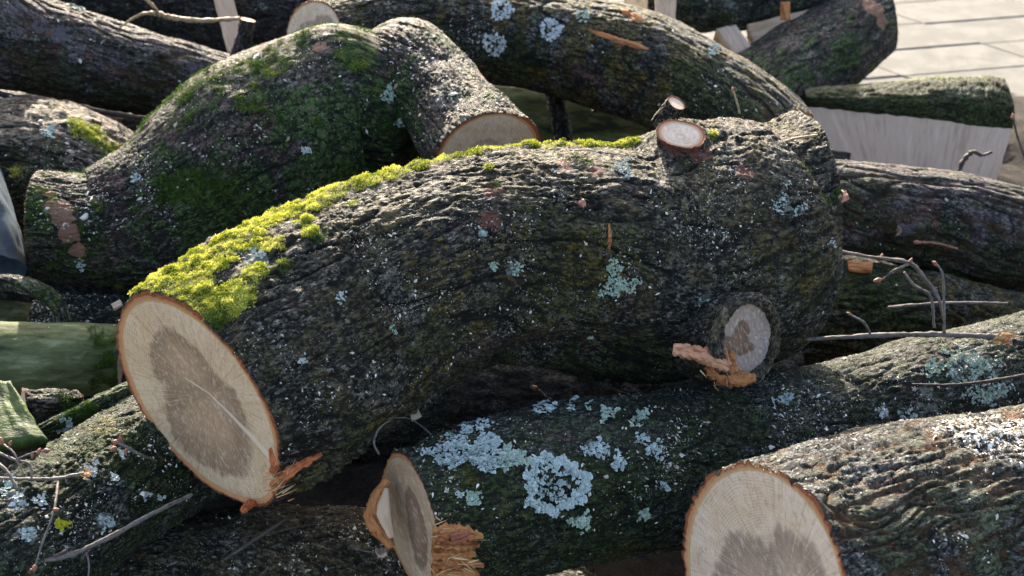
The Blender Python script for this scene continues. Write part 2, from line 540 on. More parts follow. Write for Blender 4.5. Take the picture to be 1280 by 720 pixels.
M['torn_salmon'] = simple_mat('torn_salmon', [(.28, .10, .045), (.52, .25, .14), (.66, .40, .27)], 260, stretch=(.15, 1, 1), coord='grain', bump=.002)
M['splinter'] = simple_mat('splinter', [(.22, .08, .03), (.50, .28, .12), (.66, .48, .28)], 300, attr='rnd')
M['split_wood'] = simple_mat('split_wood', [(.36, .25, .18), (.47, .34, .255), (.54, .41, .32)], 90, stretch=(.16, 1, 1), coord='grain', bump=.0006)
M['split_tan'] = simple_mat('split_tan', [(.36, .22, .13), (.52, .36, .24), (.62, .46, .32)], 60, stretch=(.15, 1, 1), coord='grain', bump=.002)
M['twig'] = simple_mat('twig', [(.05, .04, .035), (.13, .11, .10), (.24, .21, .19)], 300, stretch=(.4, 1, 1), coord='grain', bump=.0008, rough=.6)
M['twig_tan'] = simple_mat('twig_tan', [(.12, .075, .04), (.33, .23, .13), (.52, .40, .26)], 300, stretch=(.4, 1, 1), coord='grain', bump=.0008, rough=.6)
M['twig_dark'] = simple_mat('twig_dark', [(.02, .016, .013), (.06, .045, .035), (.12, .09, .07)], 300, stretch=(.4, 1, 1), coord='grain', bump=.0008, rough=.6)
M['bud'] = simple_mat('bud', [(.14, .05, .035), (.26, .11, .075), (.42, .22, .16)], 400, rough=.5)
M['green_pole'] = simple_mat('green_pole', [(.02, .024, .010), (.085, .10, .04), (.21, .23, .12)], 55, stretch=(.3, 1, 1), coord='grain', bump=.0015, rough=.8)
M['leaf_green'] = simple_mat('leaf_green', [(.012, .025, .006), (.04, .07, .014), (.13, .15, .05)], 60, coord='grain', bump=.003, rough=.6)

# ------------------------------------------------------------------ tube / log builder
THG = {}


def tube(st, r_along=220, r_around=200, n0=None, n1=None, squash=1.0, bark=None, bumps=(), seed=0.0, front=0.5, extend=True, oval=0.0, ext0=2.2):
    """st: list of (x1,y1,x2,y2,depth): upper and lower edge of the log as seen; returns dict of arrays"""
    st = [s if len(s) == 5 else s for s in st]
    C = np.array([V((s[0] + s[2]) / 2, (s[1] + s[3]) / 2, s[4]) for s in st])
    E = np.array([V(s[0], s[1], s[4]) for s in st]) - C
    R = np.linalg.norm(E, axis=1)
    if extend:
        a, b = C[0] - C[1], C[-1] - C[-2]
        la, lb = np.linalg.norm(a), np.linalg.norm(b)
        C = np.vstack([C[0] + a / la * R[0] * ext0, C, C[-1] + b / lb * R[-1] * 2.2])
        E = np.vstack([E[0], E, E[-1]])
        R = np.concatenate([[R[0]], R, [R[-1]]])
    n = 300
    C = catmull(C, n)
    E = catmull(E, n)
    R = catmull(R[:, None], n)[:, 0]
    T = unit(np.gradient(C, axis=0))
    E = unit(E - (E * T).sum(1)[:, None] * T)
    B = np.cross(T, E)
    tocam = CAMP - C
    sg = np.sign((B * tocam).sum(1)).mean()
    B = B * (1 if sg >= 0 else -1)
    L = np.concatenate([[0], np.cumsum(np.linalg.norm(np.diff(C, axis=0), axis=1))])
    s_ = np.linspace(-.5, .5, r_around, endpoint=False)
    th = np.pi / 2 + 2 * np.pi * s_ - front * np.sin(2 * np.pi * s_)
    ct, sn = np.cos(th), np.sin(th)

    def S(u, ctt, snn):
        cc = np.stack([np.interp(u, L, C[:, k]) for k in range(3)], -1)
        ee = np.stack([np.interp(u, L, E[:, k]) for k in range(3)], -1)
        bb = np.stack([np.interp(u, L, B[:, k]) for k in range(3)], -1)
        rr = np.interp(u, L, R)
        rad = unit(ee) * ctt[..., None] + unit(bb) * snn[..., None] * squash
        if oval:
            rad = rad * (1 + oval * np.cos(2 * np.arctan2(snn, ctt) + u * 3))[..., None]
        return cc + rad * rr[..., None], unit(rad), rr

    # where the two cutting planes meet every line along the log
    e0 = V((st[0][0] + st[0][2]) / 2, (st[0][1] + st[0][3]) / 2, st[0][4])
    e1 = V((st[-1][0] + st[-1][2]) / 2, (st[-1][1] + st[-1][3]) / 2, st[-1][4])
    i0 = np.argmin(np.linalg.norm(C - e0, axis=1))
    i1 = np.argmin(np.linalg.norm(C - e1, axis=1))
    n0 = -T[i0] if n0 is None else n0
    n1 = T[i1] if n1 is None else n1
    ug = np.linspace(0, L[-1], 500)
    U, CT = np.meshgrid(ug, ct, indexing='ij')
    _, SN = np.meshgrid(ug, sn, indexing='ij')
    P, _, _ = S(U, CT, SN)
    d0 = (P - e0) @ n0
    d1 = (P - e1) @ n1
    mid = np.searchsorted(ug, (L[i0] + L[i1]) / 2)
    u0 = np.zeros(r_around)
    u1 = np.zeros(r_around)
    for j in range(r_around):
        a = np.where(d0[:mid, j] > 0)[0]
        k = a[-1] if len(a) else 0
        f = d0[k, j] / max(d0[k, j] - d0[k + 1, j], 1e-9) if len(a) else 0
        u0[j] = ug[k] + min(max(f, 0), 1) * (ug[1] - ug[0])
        a = np.where(d1[mid:, j] > 0)[0]
        k = (a[0] + mid) if len(a) else len(ug) - 1
        f = d1[k, j] / max(d1[k, j] - d1[k - 1, j], 1e-9) if len(a) else 0
        u1[j] = ug[k] - min(max(f, 0), 1) * (ug[1] - ug[0])
    s = np.linspace(0, 1, r_along)[:, None]
    U = u0[None, :] + (u1 - u0)[None, :] * s
    CT = np.broadcast_to(ct, U.shape)
    SN = np.broadcast_to(sn, U.shape)
    P, RAD, RR = S(U, CT, SN)
    N = U.size
    base = P.reshape(N, 3).copy()
    rad = RAD.reshape(N, 3)
    u = U.reshape(N)
    rm = float(R.mean())
    g = np.stack([u, rm * CT.reshape(N), rm * SN.reshape(N)], 1) + seed
    for (bx, by, bd, brad, amp) in bumps:
        c = V(bx, by, bd)
        base += rad * (amp * np.exp(-((base - c) ** 2).sum(1) / brad ** 2))[:, None]
    bk = dict(lump=.006, lumpf=9., fur=.004, furw=.016, stretch=3.2, plate=.002, platew=.018, pstretch=2.0, fine=.0012, wave=0.6)
    bk.update(bark or {})
    wv = np.stack([perlin(g * 7 + 5), perlin(g * 7 + 31), perlin(g * 7 + 57)], 1) * .02 * bk['wave']
    gw = g + wv
    lump = fbm(g * bk['lumpf'] + 3, 2)
    q = gw / bk['furw'] * np.array([1 / bk['stretch'], 1, 1])
    f1 = 1 - np.abs(perlin(q)) * 2.0
    f2 = perlin(q * 2.1 + 9)
    fur = -np.clip(f1, 0, 1) ** 3 + .35 * f2
    if bk['plate'] > 0:
        a, b = worley(gw / bk['platew'] * np.array([1 / bk['pstretch'], 1, 1]))
        pl = -np.clip(1 - (b - a) * 4.0, 0, 1)
    else:
        pl = 0
    fine = fbm(gw * np.array([.75, 1, 1]) / .0075, 3, .8) * np.clip(.75 + 1.3 * perlin(g * 18 + 8), .15, 2)
    fz = np.clip(1 - np.abs(perlin(gw / .045 * np.array([1 / 4.5, 1, 1]) + 91)) * 9, 0, 1) * sstep(-.25, .15, perlin(g * 11 + 33))
    fz = np.maximum(fz, .8 * np.clip(1 - np.abs(perlin(gw / .024 * np.array([1 / 4, 1, 1]) + 19)) * 7, 0, 1) * sstep(.0, .3, perlin(g * 13 + 63)))
    hsum = fur * .6 + pl * .6 * (bk['plate'] > 0) + .35 * fine
    if bk.get('knobs'):
        ka, kb = worley(gw / .017 * np.array([.75, 1, 1]) + 50)
        kn = np.clip(1 - ka * 1.5, 0, 1) ** 1.2 * sstep(-.15, .35, perlin(g * 9 + 77))
        pl = pl + kn * bk['knobs'] / max(bk['plate'], 1e-6)
        hsum = hsum + kn * .5
    h = np.clip(.62 + hsum * .5, 0, 1)
    h = np.clip(h - .5 * fz, 0, 1)
    furm = np.clip(f1, 0, 1)
    disp = lump * bk['lump'] + fur * bk['fur'] + pl * bk['plate'] + fine * bk['fine'] - fz * bk.get('fiss', .0035)
    return dict(base=base, rad=rad, disp=disp, h=h, fur=furm, fz=fz, g=g, shape=U.shape, e=(e0, e1), n=(n0, n1), s=np.broadcast_to(s, U.shape).reshape(N),
                r=rm, C=C, th=th, T=T, verts=None)


def finish_tube(D, extra=None):
    disp = D['disp'] + (0 if extra is None else extra)
    dv = D['rad'] * disp[:, None]
    n0, n1 = D['n']
    w0 = np.clip(1 - D['s'] * D['shape'][0] / 4, 0, 1)
    w1 = np.clip(1 - (1 - D['s']) * D['shape'][0] / 4, 0, 1)
    dv = dv - n0 * ((dv @ n0) * w0)[:, None] - n1 * ((dv @ n1) * w1)[:, None]
    v = D['base'] + dv
    D['verts'] = v
    G = v.reshape(D['shape'] + (3,))
    du = np.gradient(G, axis=0)
    dt = np.roll(G, -1, axis=1) - np.roll(G, 1, axis=1)
    nn = unit(np.cross(du, dt)).reshape(-1, 3)
    sg = np.sign((nn * D['rad']).sum(1).mean())
    D['normal'] = nn * sg
    D['px'], D['py'], D['pd'] = proj(v)
    D['facing'] = (D['normal'] * unit(CAMP - v)).sum(1)
    return D


def base_hit(D, px, py):
    x, y, d = proj(D['base'])
    f = (D['rad'] * unit(CAMP - D['base'])).sum(1)
    c = (x - px) ** 2 + (y - py) ** 2 + np.where(f < .05, 1e7, 0)
    return D['base'][np.argmin(c)]


def hit(D, px, py):
    c = (D['px'] - px) ** 2 + (D['py'] - py) ** 2 + np.where(D['facing'] < .0, 1e7, 0)
    i = np.argmin(c)
    return D['verts'][i], D['normal'][i], i


def blob_mask(D, blobs, wk=.8):
    m = np.zeros(len(D['base']))
    if 'warp' not in D:
        D['warp'] = .55 * perlin(D['base'] * 26 + 3) + .35 * perlin(D['base'] * 70 + 8)
    for (px, py, rp, st_) in blobs:
        c = base_hit(D, px, py)
        d = np.sqrt(((D['base'] - c) ** 2).sum(1))
        r = rp * 2.2 / F
        m = np.maximum(m, st_ * sstep(1.25, .55, d / r + D['warp'] * wk))
    return m


def grid_quads(nu, nv, flip=False):
    i = np.arange(nu - 1)[:, None]
    j = np.arange(nv)[None, :]
    j2 = (j + 1) % nv
    q = np.stack([i * nv + j + 0 * j2, i * nv + j2, (i + 1) * nv + j2, (i + 1) * nv + j + 0 * j2], -1).reshape(-1, 4)
    return q[:, ::-1] if flip else q


def cap(D, end, pith=(0, 0), rough=.0016, seed=0):
    nu, nv = D['shape']
    sl = slice(0, nv) if end == 0 else slice((nu - 1) * nv, nu * nv)
    ring = D['verts'][sl]
    bring = D['base'][sl]
    n = D['n'][end]
    e = D['e'][end]
    # both rings onto the cutting plane
    cen = bring.mean(0)
    k0 = int(np.argmin(np.abs((D['th'] % (2 * np.pi)) - 0)))
    a1 = unit(bring[k0] - cen)
    a2 = unit(np.cross(n, a1))
    if a2 @ (CAMP - cen) < 0:
        a2 = -a2
    rr = np.linalg.norm(bring - cen, axis=1).mean()
    p0 = cen + a1 * rr * pith[0] + a2 * rr * pith[1]
    ts = np.array([1, .992, .984, .975, .965, .955, .945, .93, .91, .88, .84, .78, .7, .6, .5, .4, .3, .2, .1, .04])
    vs, T, DC = [], [], []
    th = D['th']
    for t in ts:
        wgt = sstep(.93, 1.0, t)
        R_ = bring * (1 - wgt) + ring * wgt
        p = p0 + (R_ - p0) * t
        q = p * 130 + seed
        nz = perlin(q) * rough * (sstep(.925, .95, t) * (1 if t < 1 else .4)) + perlin(p * 35 + seed) * .0007
        nz = nz + (.0012 * sstep(.93, .96, t) if t < .99 else 0)
        vs.append(p + n * nz[:, None])
        T.append(np.full(nv, t))
        dd = (R_ - cen) * t
        DC.append(np.stack([t * np.cos(th), t * np.sin(th), 0 * th], 1))
    vs.append(p0[None])
    T.append([0.])
    DC.append(np.zeros((1, 3)))
    v = np.vstack(vs)
    K = len(ts)
    q = grid_quads(K, nv)
    c = K * nv
    j = np.arange(nv)
    tr = np.stack([(K - 1) * nv + j, (K - 1) * nv + (j + 1) % nv, np.full(nv, c)], 1)
    # orientation
    a, b_, cc = v[q[0]][0], v[q[0]][1], v[q[0]][2]
    fn = np.cross(v[q[nv * 12, 1]] - v[q[nv * 12, 0]], v[q[nv * 12, 2]] - v[q[nv * 12, 0]])
    if fn @ n < 0:
        q = q[:, ::-1]
        tr = tr[:, ::-1]
    return v, q, tr, dict(t=np.concatenate(T), disc=np.vstack(DC))


def build_bark(D, mat, parent, loc, name='bark', masks=None, extra=None):
    masks = masks or {}
    if D['verts'] is None:
        finish_tube(D, extra)
    nu, nv = D['shape']
    q = grid_quads(nu, nv)
    v = D['verts']
    k = (nu // 2) * nv + nv // 2
    qq = q[k]
    fn = np.cross(v[qq[1]] - v[qq[0]], v[qq[2]] - v[qq[0]])
    if fn @ D['normal'][k] < 0:
        q = q[:, ::-1]
    z = np.zeros(nu * nv)
    at = dict(grain=D['g'], h=D['h'], fur=D['fur'], fz=D['fz'], tint=np.stack([masks.get('tan', z), masks.get('pink', z), masks.get('yel', z)], 1))
    for key in ('moss', 'bare', 'lich', 'green'):
        at[key] = masks.get(key, z)
    me = mesh_np(name, v - loc, quads=q, attrs=at)
    return link(name, me, mat, parent)


def build_cap(D, end, mat, parent, loc, **kw):
    v, q, tr, at = cap(D, end, **kw)
    return link('cut_face', mesh_np('cut_face', v - loc, quads=q, tris=tr, attrs=at), mat, parent)


def base_loc(D):
    b = D['base']
    c = b.mean(0)
    return np.array([c[0], c[1], b[:, 2].min()])


def noise_surface(D, f, o=0.0):
    return perlin(D['base'] * f + o)


# ---- scatters on a log
def pick(D, wgt, n, rs):
    p = np.clip(wgt, 0, None)
    nu, nv = D['shape']
    s = p.sum()
    if s <= 0:
        return None
    idx = rs.choice(len(p), n, p=p / s)
    nb = (idx + nv) % len(p)
    nc = np.where((idx + 1) % nv == 0, idx + 1 - nv, idx + 1)
    a, b = rs.rand(n, 1) - .5, rs.rand(n, 1) - .5
    v = D['verts']
    da = v[nb] - v[idx]
    da[np.linalg.norm(da, axis=1) > .03] = 0
    pos = v[idx] + da * a + (v[nc] - v[idx]) * b
    return pos, D['normal'][idx], idx


def moss_shoots(D, wgt, n, size, mat, parent, loc, seed=1, blades=5, name='moss', lift=0.0):
    rs = np.random.RandomState(seed)
    r = pick(D, wgt, n, rs)
    if r is None:
        return
    pos, nor, idx = r
    big = np.clip(.55 + .9 * perlin(pos * 40 + seed) + .5 * perlin(pos * 110), .25, 1.8)[:, None]
    up = unit(nor + np.array([0, 0, .35]) + rs.normal(0, .35, pos.shape))
    tip = pos + up * size * big * 1.1 + nor * lift
    rnd0 = np.clip(.5 + .45 * perlin(pos * 24 + 4) + .35 * perlin(pos * 90) + rs.normal(0, .2, n), 0, 1)
    vs, rn = [], []
    tri = []
    k = 0
    for b in range(blades):
        f = rs.rand(n, 1) * .8 + .2
        org = pos + (tip - pos) * f * .8
        d = unit(up * .7 + rs.normal(0, .75, pos.shape))
        ln = size * big * (.45 + .4 * rs.rand(n, 1))
        sd_ = unit(np.cross(d, rs.normal(size=pos.shape))) * ln * .2
        a, b2, c, e = org - sd_ * .5, org + d * ln * .5 - sd_, org + d * ln, org + d * ln * .5 + sd_
        vs.append(np.stack([a, b2, c, e], 1).reshape(-1, 3))
        rn.append(np.repeat(np.clip(rnd0 + .22 * (f[:, 0] - .5) + rs.normal(0, .06, n), 0, 1), 4))
        tri.append(np.arange(n)[:, None] * 4 + np.array([0, 1, 2, 3]) + k)
        k += 4 * n
    me = mesh_np(name, np.vstack(vs) - loc, quads=np.vstack(tri), attrs=dict(rnd=np.concatenate(rn)), smooth=False)
    return link(name, me, mat, parent, kind='stuff')


def chips(D, wgt, n, size, mat, parent, loc, seed=2, name='sawdust', lo=.0):
    rs = np.random.RandomState(seed)
    r = pick(D, wgt, n, rs)
    if r is None:
        return
    pos, nor, idx = r
    t1 = unit(np.cross(nor, rs.normal(size=pos.shape)))
    t2 = np.cross(nor, t1)
    tl = unit(nor + rs.normal(0, .35, pos.shape))
    t1 = unit(t1 - (t1 * tl).sum(1)[:, None] * tl)
    t2 = np.cross(tl, t1)
    L = size * .72 * np.exp(rs.normal(0, .65, (n, 1)))
    W = L * (.2 + .45 * rs.rand(n, 1))
    H = L * .22
    p = pos + nor * .0006
    v = np.stack([p - t1 * L, p - t2 * W, p + t1 * L * .8, p + t2 * W * .9, p + tl * H + t1 * L * .1], 1).reshape(-1, 3)
    k = np.arange(n)[:, None] * 5
    tr = np.vstack([k + np.array(x) for x in ([0, 1, 4], [1, 2, 4], [2, 3, 4], [3, 0, 4])])
    rn = np.repeat(np.clip(rs.rand(n) ** .8 + lo, 0, 1), 5)
    me = mesh_np(name, v - loc, tris=tr, attrs=dict(rnd=rn), smooth=False)
    return link(name, me, mat, parent, kind='stuff')


def lichen(D, px, py, rpx, mat, parent, loc, n=60, lobe=.0025, seed=3, ring=0.0, sx=1.0, sy=1.0, rot=0.0):
    """a patch of leafy lichen: overlapping crinkled lobes lying on the bark"""
    rs = np.random.RandomState(seed)
    lobe *= .66
    n = int(n * 2.3)
    pts = []
    tries = 0
    while len(pts) < n and tries < n * 12:
        tries += 1
        a = rs.rand() * 2 * math.pi
        q = math.sqrt(rs.rand())
        if ring and rs.rand() < ring:
            q = .75 + .25 * rs.rand()
        w_ = 1 + (.10 if ring else .30) * math.sin(3 * a + seed) + (.06 if ring else .2) * math.sin(7 * a + 2 * seed) + .08 * math.sin(13 * a)
        x_, y_ = q * w_ * math.cos(a) * rpx * sx, q * w_ * math.sin(a) * rpx * sy
        x = px + x_ * math.cos(rot) - y_ * math.sin(rot)
        y = py + x_ * math.sin(rot) + y_ * math.cos(rot)
        if not ring and perlin(np.array([[x * .045, y * .045, seed]]))[0] < -.25:
            continue
        pts.append((x, y, q, a))
    vs, tr, rn = [], [], []
    k = 0
    sel = np.where((D['facing'] > 0) & (np.abs(D['px'] - px) < rpx * 2.2 * max(sx, sy)) & (np.abs(D['py'] - py) < rpx * 2.2 * max(sx, sy)))[0]
    if not len(sel):
        return
    cpos, cnor, _ = hit(D, px, py)
    for (x, y, q, a) in pts:
        i = sel[np.argmin((D['px'][sel] - x) ** 2 + (D['py'][sel] - y) ** 2)]
        p, nn = D['verts'][i], D['normal'][i]
        nn = unit(nn + .5 * D['rad'][i])
        out = p - cpos
        out = unit(out - nn * (out @ nn) + 1e-5)
        ax = unit(nn + out * (-.25) + rs.normal(0, .28, 3))
        t1 = unit(np.cross(ax, rs.normal(size=3)))
        t2 = np.cross(ax, t1)
        m = 9
        r0 = lobe * (.55 + .9 * rs.rand())
        val = np.clip(.22 + .5 * rs.rand() + (.7 * (q - .65) if ring else 0), 0, 1)
        c0 = p + nn * (.0004 + .0018 * rs.rand())
        vs.append(c0 - ax * .0004)
        rn.append(val * .6)
        ph_ = rs.rand() * 6
        for j in range(m):
            b = 2 * math.pi * j / m
            rj = r0 * (1 + .28 * math.sin(3 * b + ph_) + .18 * rs.normal())
            vs.append(c0 + (t1 * math.cos(b) + t2 * math.sin(b)) * rj + ax * (.0006 + .0010 * math.sin(4 * b + ph_) * rs.rand()))
            rn.append(min(1, val + .22))
            tr.append((k, k + 1 + j, k + 1 + (j + 1) % m))
        k += m + 1
    me = mesh_np('lichen', np.array(vs) - loc, tris=np.array(tr), attrs=dict(rnd=np.array(rn)), smooth=False)
    return link('lichen', me, mat, parent, kind='stuff')


# ---- small tubes: twigs, torn strips
def small_tube(pts, radii, sides=8, per=8, knob=.18, seed=0, flat=1.0, nrm=None, closed=True, nodes=False):
    P = catmull(np.array(pts, float), per * (len(pts) - 1) + 1)
    R = catmull(np.array(radii, float)[:, None], len(P))[:, 0]
    R = np.maximum(R, .0002)
    if nodes:
        tt_ = np.arange(len(P)) * 1.0
        R = R * (1 + .22 * np.clip(perlin(np.stack([tt_ * .31 + seed, tt_ * 0 + seed, tt_ * 0], 1)) * 2, -.4, 1.2))
    T = unit(np.gradient(P, axis=0))
    a = np.array([.1, -.3, .95]) if nrm is None else np.asarray(nrm, float)
    A = unit(a - (T @ a)[:, None] * T)
    B = np.cross(T, A)
    th = np.linspace(0, 2 * np.pi, sides, endpoint=False)
    v = P[:, None, :] + R[:, None, None] * (np.cos(th)[None, :, None] * A[:, None, :] * flat + np.sin(th)[None, :, None] * B[:, None, :])
    L = np.concatenate([[0], np.cumsum(np.linalg.norm(np.diff(P, axis=0), axis=1))])
    shp = v.shape
    v = v.reshape(-1, 3)
    rad = unit(v - np.repeat(P, sides, axis=0))
    rr = np.repeat(R, sides)
    v = v + rad * (perlin(v * 160 + seed) * rr * knob + perlin(v * 420 + seed) * rr * knob * .5)[:, None]
    g = np.stack([np.repeat(L, sides), rr * np.tile(np.cos(th), len(P)), rr * np.tile(np.sin(th), len(P))], 1) + seed * .37
    q = grid_quads(len(P), sides)
    tris = None
    if closed:
        k = len(v)
        v = np.vstack([v, P[0], P[-1]])
        g = np.vstack([g, g[0], g[-3]])
        j = np.arange(sides)
        o = (len(P) - 1) * sides
        tris = np.vstack([np.stack([(j + 1) % sides, j, np.full(sides, k)], 1), np.stack([o + j, o + (j + 1) % sides, np.full(sides, k + 1)], 1)])
    return v, q, tris, g


def merge(parts):
    vs, qs, ts, gs = [], [], [], []
    k = 0
    for v, q, t, g in parts:
        vs.append(v)
        gs.append(g)
        qs.append(q + k)
        if t is not None:
            ts.append(t + k)
        k += len(v)
    return np.vstack(vs), np.vstack(qs), (np.vstack(ts) if ts else None), np.vstack(gs)


def tube_obj(name, parts, mat, parent, loc):
    v, q, t, g = merge(parts)
    return link(name, mesh_np(name, v - loc, quads=q, tris=t, attrs=dict(grain=g)), mat, parent)


def bud_mesh(p, d, r, seed=0):
    """pointed oval bud with overlapping scales, as a short fat tube"""
    d = unit(np.array(d, float))
    pts = [p + d * r * x for x in (-.6, .1, .9, 1.9, 2.6)]
    return small_tube(pts, [r * .45, r * .95, r, r * .6, r * .08], sides=8, per=3, knob=.35, seed=seed)


def twig(label, stems, mat, cat='twig', buds=(), group=None, name='twig', seed=0, tip=None):
    """stems: lists of (x, y, depth, radius_px); first is the main stem"""
    all_p = []
    w0 = V(*stems[0][0][:3])
    low = min(V(*p[:3])[2] for s in stems for p in s)
    loc = np.array([w0[0], w0[1], low])
    root = thing(name, label, cat, loc, group)
    for i, s in enumerate(stems):
        rj = random.Random(seed * 31 + i)
        pts = [V(p[0] + rj.uniform(-2, 2) * (0 < q_ < len(s) - 1), p[1] + rj.uniform(-2, 2) * (0 < q_ < len(s) - 1), p[2]) for q_, p in enumerate(s)]
        rad = [.64 * p[3] * p[2] / F for p in s]
        pr = small_tube(pts, rad, sides=9, per=12, knob=.38, seed=seed + i * 3.1, nodes=True)
        tube_obj('stem' if i == 0 else 'side_shoot', [pr], mat, root, loc)
    for (x, y, d, dx, dy, r) in buds:
        p = V(x, y, d)
        dr = dx * RIGHT - dy * UP
        tube_obj('bud', [bud_mesh(p, dr, .75 * r * d / F, seed=x)], M['bud'], root, loc)
    if tip:
        x, y, d, dx, dy, r = tip
        splinters('torn_end', V(x, y, d), dx * RIGHT - dy * UP, 16, r * d / F * 2.4, r * d / F * .35, r * d / F * .7, M['splinter'], root, loc, seed=seed + 5)
    return root


def splinters(name, c, d, n, ln, w_, spread, mat, parent, loc, seed=0, dirj=.35):
    rs = np.random.RandomState(int(seed) + 11)
    d = unit(np.array(d, float))
    vs, qs, rn = [], [], []
    for i in range(n):
        p = c + rs.normal(0, spread, 3)
        dd = unit(d + rs.normal(0, dirj, 3))
        a = unit(np.cross(dd, rs.normal(size=3)))
        b = np.cross(dd, a)
        l_ = ln * (.4 + .9 * rs.rand())
        ww = w_ * (.4 + rs.rand())
        k = len(vs) * 1
        cs = [p - dd * l_ * .5 + (a * x + b * y * .5) * ww for x, y in ((1, 0), (0, 1), (-1, 0), (0, -1))]
        ms = [p + (a * x + b * y * .5) * ww * .9 + a * ww * .3 for x, y in ((1, 0), (0, 1), (-1, 0), (0, -1))]
        ce = [p + dd * l_ * .5 + (a * x + b * y) * ww * .12 + a * ww * .3 for x, y in ((1, 0), (0, 1), (-1, 0), (0, -1))]
        vs += cs + ms + ce
        for r in (0, 4):
            for j in range(4):
                qs.append((k + r + j, k + r + (j + 1) % 4, k + r + 4 + (j + 1) % 4, k + r + 4 + j))
        rn += [rs.rand()] * 12
    return link(name, mesh_np(name, np.array(vs) - loc, quads=np.array(qs), attrs=dict(rnd=np.array(rn)), smooth=False), mat, parent, kind='stuff')


def patch_slab(name, D, px, py, rx, ry, mat, parent, loc, thick=.002, seed=0, rot=0.0, rag=.3):
    """a ragged raised scab of stripped wood / bark that follows the log's surface"""
    K, m = 6, 40
    cpos, cn, _ = hit(D, px, py)
    vs, gs = [], []
    sel = np.where(D['facing'] > -.1)[0]
    sel = sel[(np.abs(D['px'][sel] - px) < max(rx, ry) * 2) & (np.abs(D['py'][sel] - py) < max(rx, ry) * 2)]
    rs = np.random.RandomState(seed + 5)
    ph = rs.rand(4) * 6
    for i in range(K + 1):
        f = i / K
        for j in range(m):
            a = 2 * math.pi * j / m
            w_ = 1 + min(rag, .5) * (.45 * math.sin(2 * a + ph[0]) + .25 * math.sin(3 * a + ph[1]) + .12 * math.sin(9 * a + ph[2]) + .12 * math.sin(17 * a + ph[3])) + .10 * rs.normal()
            x_, y_ = rx * f * w_ * math.cos(a), ry * f * w_ * math.sin(a)
            x = px + x_ * math.cos(rot) - y_ * math.sin(rot)
            y = py + x_ * math.sin(rot) + y_ * math.cos(rot)
            kk = sel[np.argmin((D['px'][sel] - x) ** 2 + (D['py'][sel] - y) ** 2)]
            p = V(x, y, D['pd'][kk])
            hgt = thick * (1 if f < .8 else (.4 if f < .95 else -1.0)) + (perlin(np.array([[x * .25, y * .25, seed]]))[0]) * thick * .5
            nn = unit(D['rad'][kk] + cn)
            vs.append(p + nn * hgt)
            gs.append((x_ * .0012, y_ * .0012, 0))
    q = grid_quads(K + 1, m)
    v = np.array(vs)
    fn = np.cross(v[q[m * 3, 1]] - v[q[m * 3, 0]], v[q[m * 3, 2]] - v[q[m * 3, 0]])
    if fn @ cn < 0:
        q = q[:, ::-1]
    return link(name, mesh_np(name, v - loc, quads=q, attrs=dict(grain=np.array(gs))), mat, parent)


def on(D, x, y, off=0.0):
    """point on a log's surface seen at x, y, lifted off metres towards the viewer"""
    c = (D['px'] - x) ** 2 + (D['py'] - y) ** 2 + np.where(D['facing'] < .0, 1e7, 0)
    return V(x, y, D['pd'][np.argmin(c)] - off)


def dep(D, x, y, off=0.0):
    c = (D['px'] - x) ** 2 + (D['py'] - y) ** 2 + np.where(D['facing'] < .0, 1e7, 0)
    return float(D['pd'][np.argmin(c)] - off)


# ---- a whole log in one call
def log(label, st, mat, cut=(None, None), n0=None, n1=None, res=(200, 180), bark=None, bumps=(), seed=0.0, masks=None,
        saw=0, sawsize=.0012, moss=None, name='log', cat='log', group=None, squash=1.0, oval=0.0, pith=(0, 0), extra=None,
        mossmat='moss_dark', mossn=0, mossize=.004, sawup=.1):
    D = tube(st, res[0], res[1], n0=n0, n1=n1, squash=squash, bark=bark, bumps=bumps, seed=seed, oval=oval)
    mk = {}
    for key, bl in (masks or {}).items():
        mk[key] = blob_mask(D, bl, dict(moss=.25, bare=.7).get(key, .8))
    ex = np.zeros(len(D['base']))
    if 'moss' in mk:
        ex = ex + mk['moss'] * (.0035 + .002 * perlin(D['base'] * 60) + .002 * perlin(D['base'] * 140))
    if extra is not None:
        ex = ex + extra(D)
    finish_tube(D, ex)
    loc = base_loc(D)
    root = thing(name, label, cat, loc, group)
    build_bark(D, M[mat], root, loc, masks=mk)
    for e in (0, 1):
        build_cap(D, e, M[cut[e] or 'cut_shade'], root, loc, pith=pith, seed=seed + e)
    nz = D['normal'][:, 2]
    vis = (D['facing'] > -.15)
    if saw:
        wg = np.clip(nz + sawup, 0, 1) * vis * np.clip(.15 + 1.8 * perlin(D['base'] * 10 + seed) + 1.2 * perlin(D['base'] * 34 + seed), .03, 2.5) * (1.25 - D['h'])
        chips(D, wg, saw, sawsize, M['chip'], root, loc, seed=int(seed * 10) + 3)
    if mossn:
        wg = np.clip(nz + .55, 0, 1) * vis * np.clip(.1 + 1.6 * perlin(D['base'] * 9 + seed + 2) + mk.get('moss', 0) * 2, 0, 2) * (1 - np.clip(mk.get('bare', 0), 0, 1))
        moss_shoots(D, wg, mossn, mossize, M[mossmat], root, loc, seed=int(seed * 10) + 5, blades=4)
    D['root'], D['loc'] = root, loc
    return D


def stub(D, st, n1, mat, cutmat, bark=None, seed=0.0, res=(40, 90), masks=None, oval=0.0):
    S_ = tube(st, res[0], res[1], n1=n1, bark=bark or dict(lump=.002, fur=.0015, furw=.008, plate=.001, platew=.009, fine=.0008), seed=seed, extend=True, oval=oval, ext0=.35)
    mk = {k: blob_mask(S_, b) for k, b in (masks or {}).items()}
    finish_tube(S_)
    o = build_bark(S_, M[mat], D['root'], D['loc'], name='branch_stub', masks=mk)
    build_cap(S_, 1, M[cutmat], o, D['loc'], rough=.001)
    S_['root'], S_['loc'] = o, D['loc']
    return S_


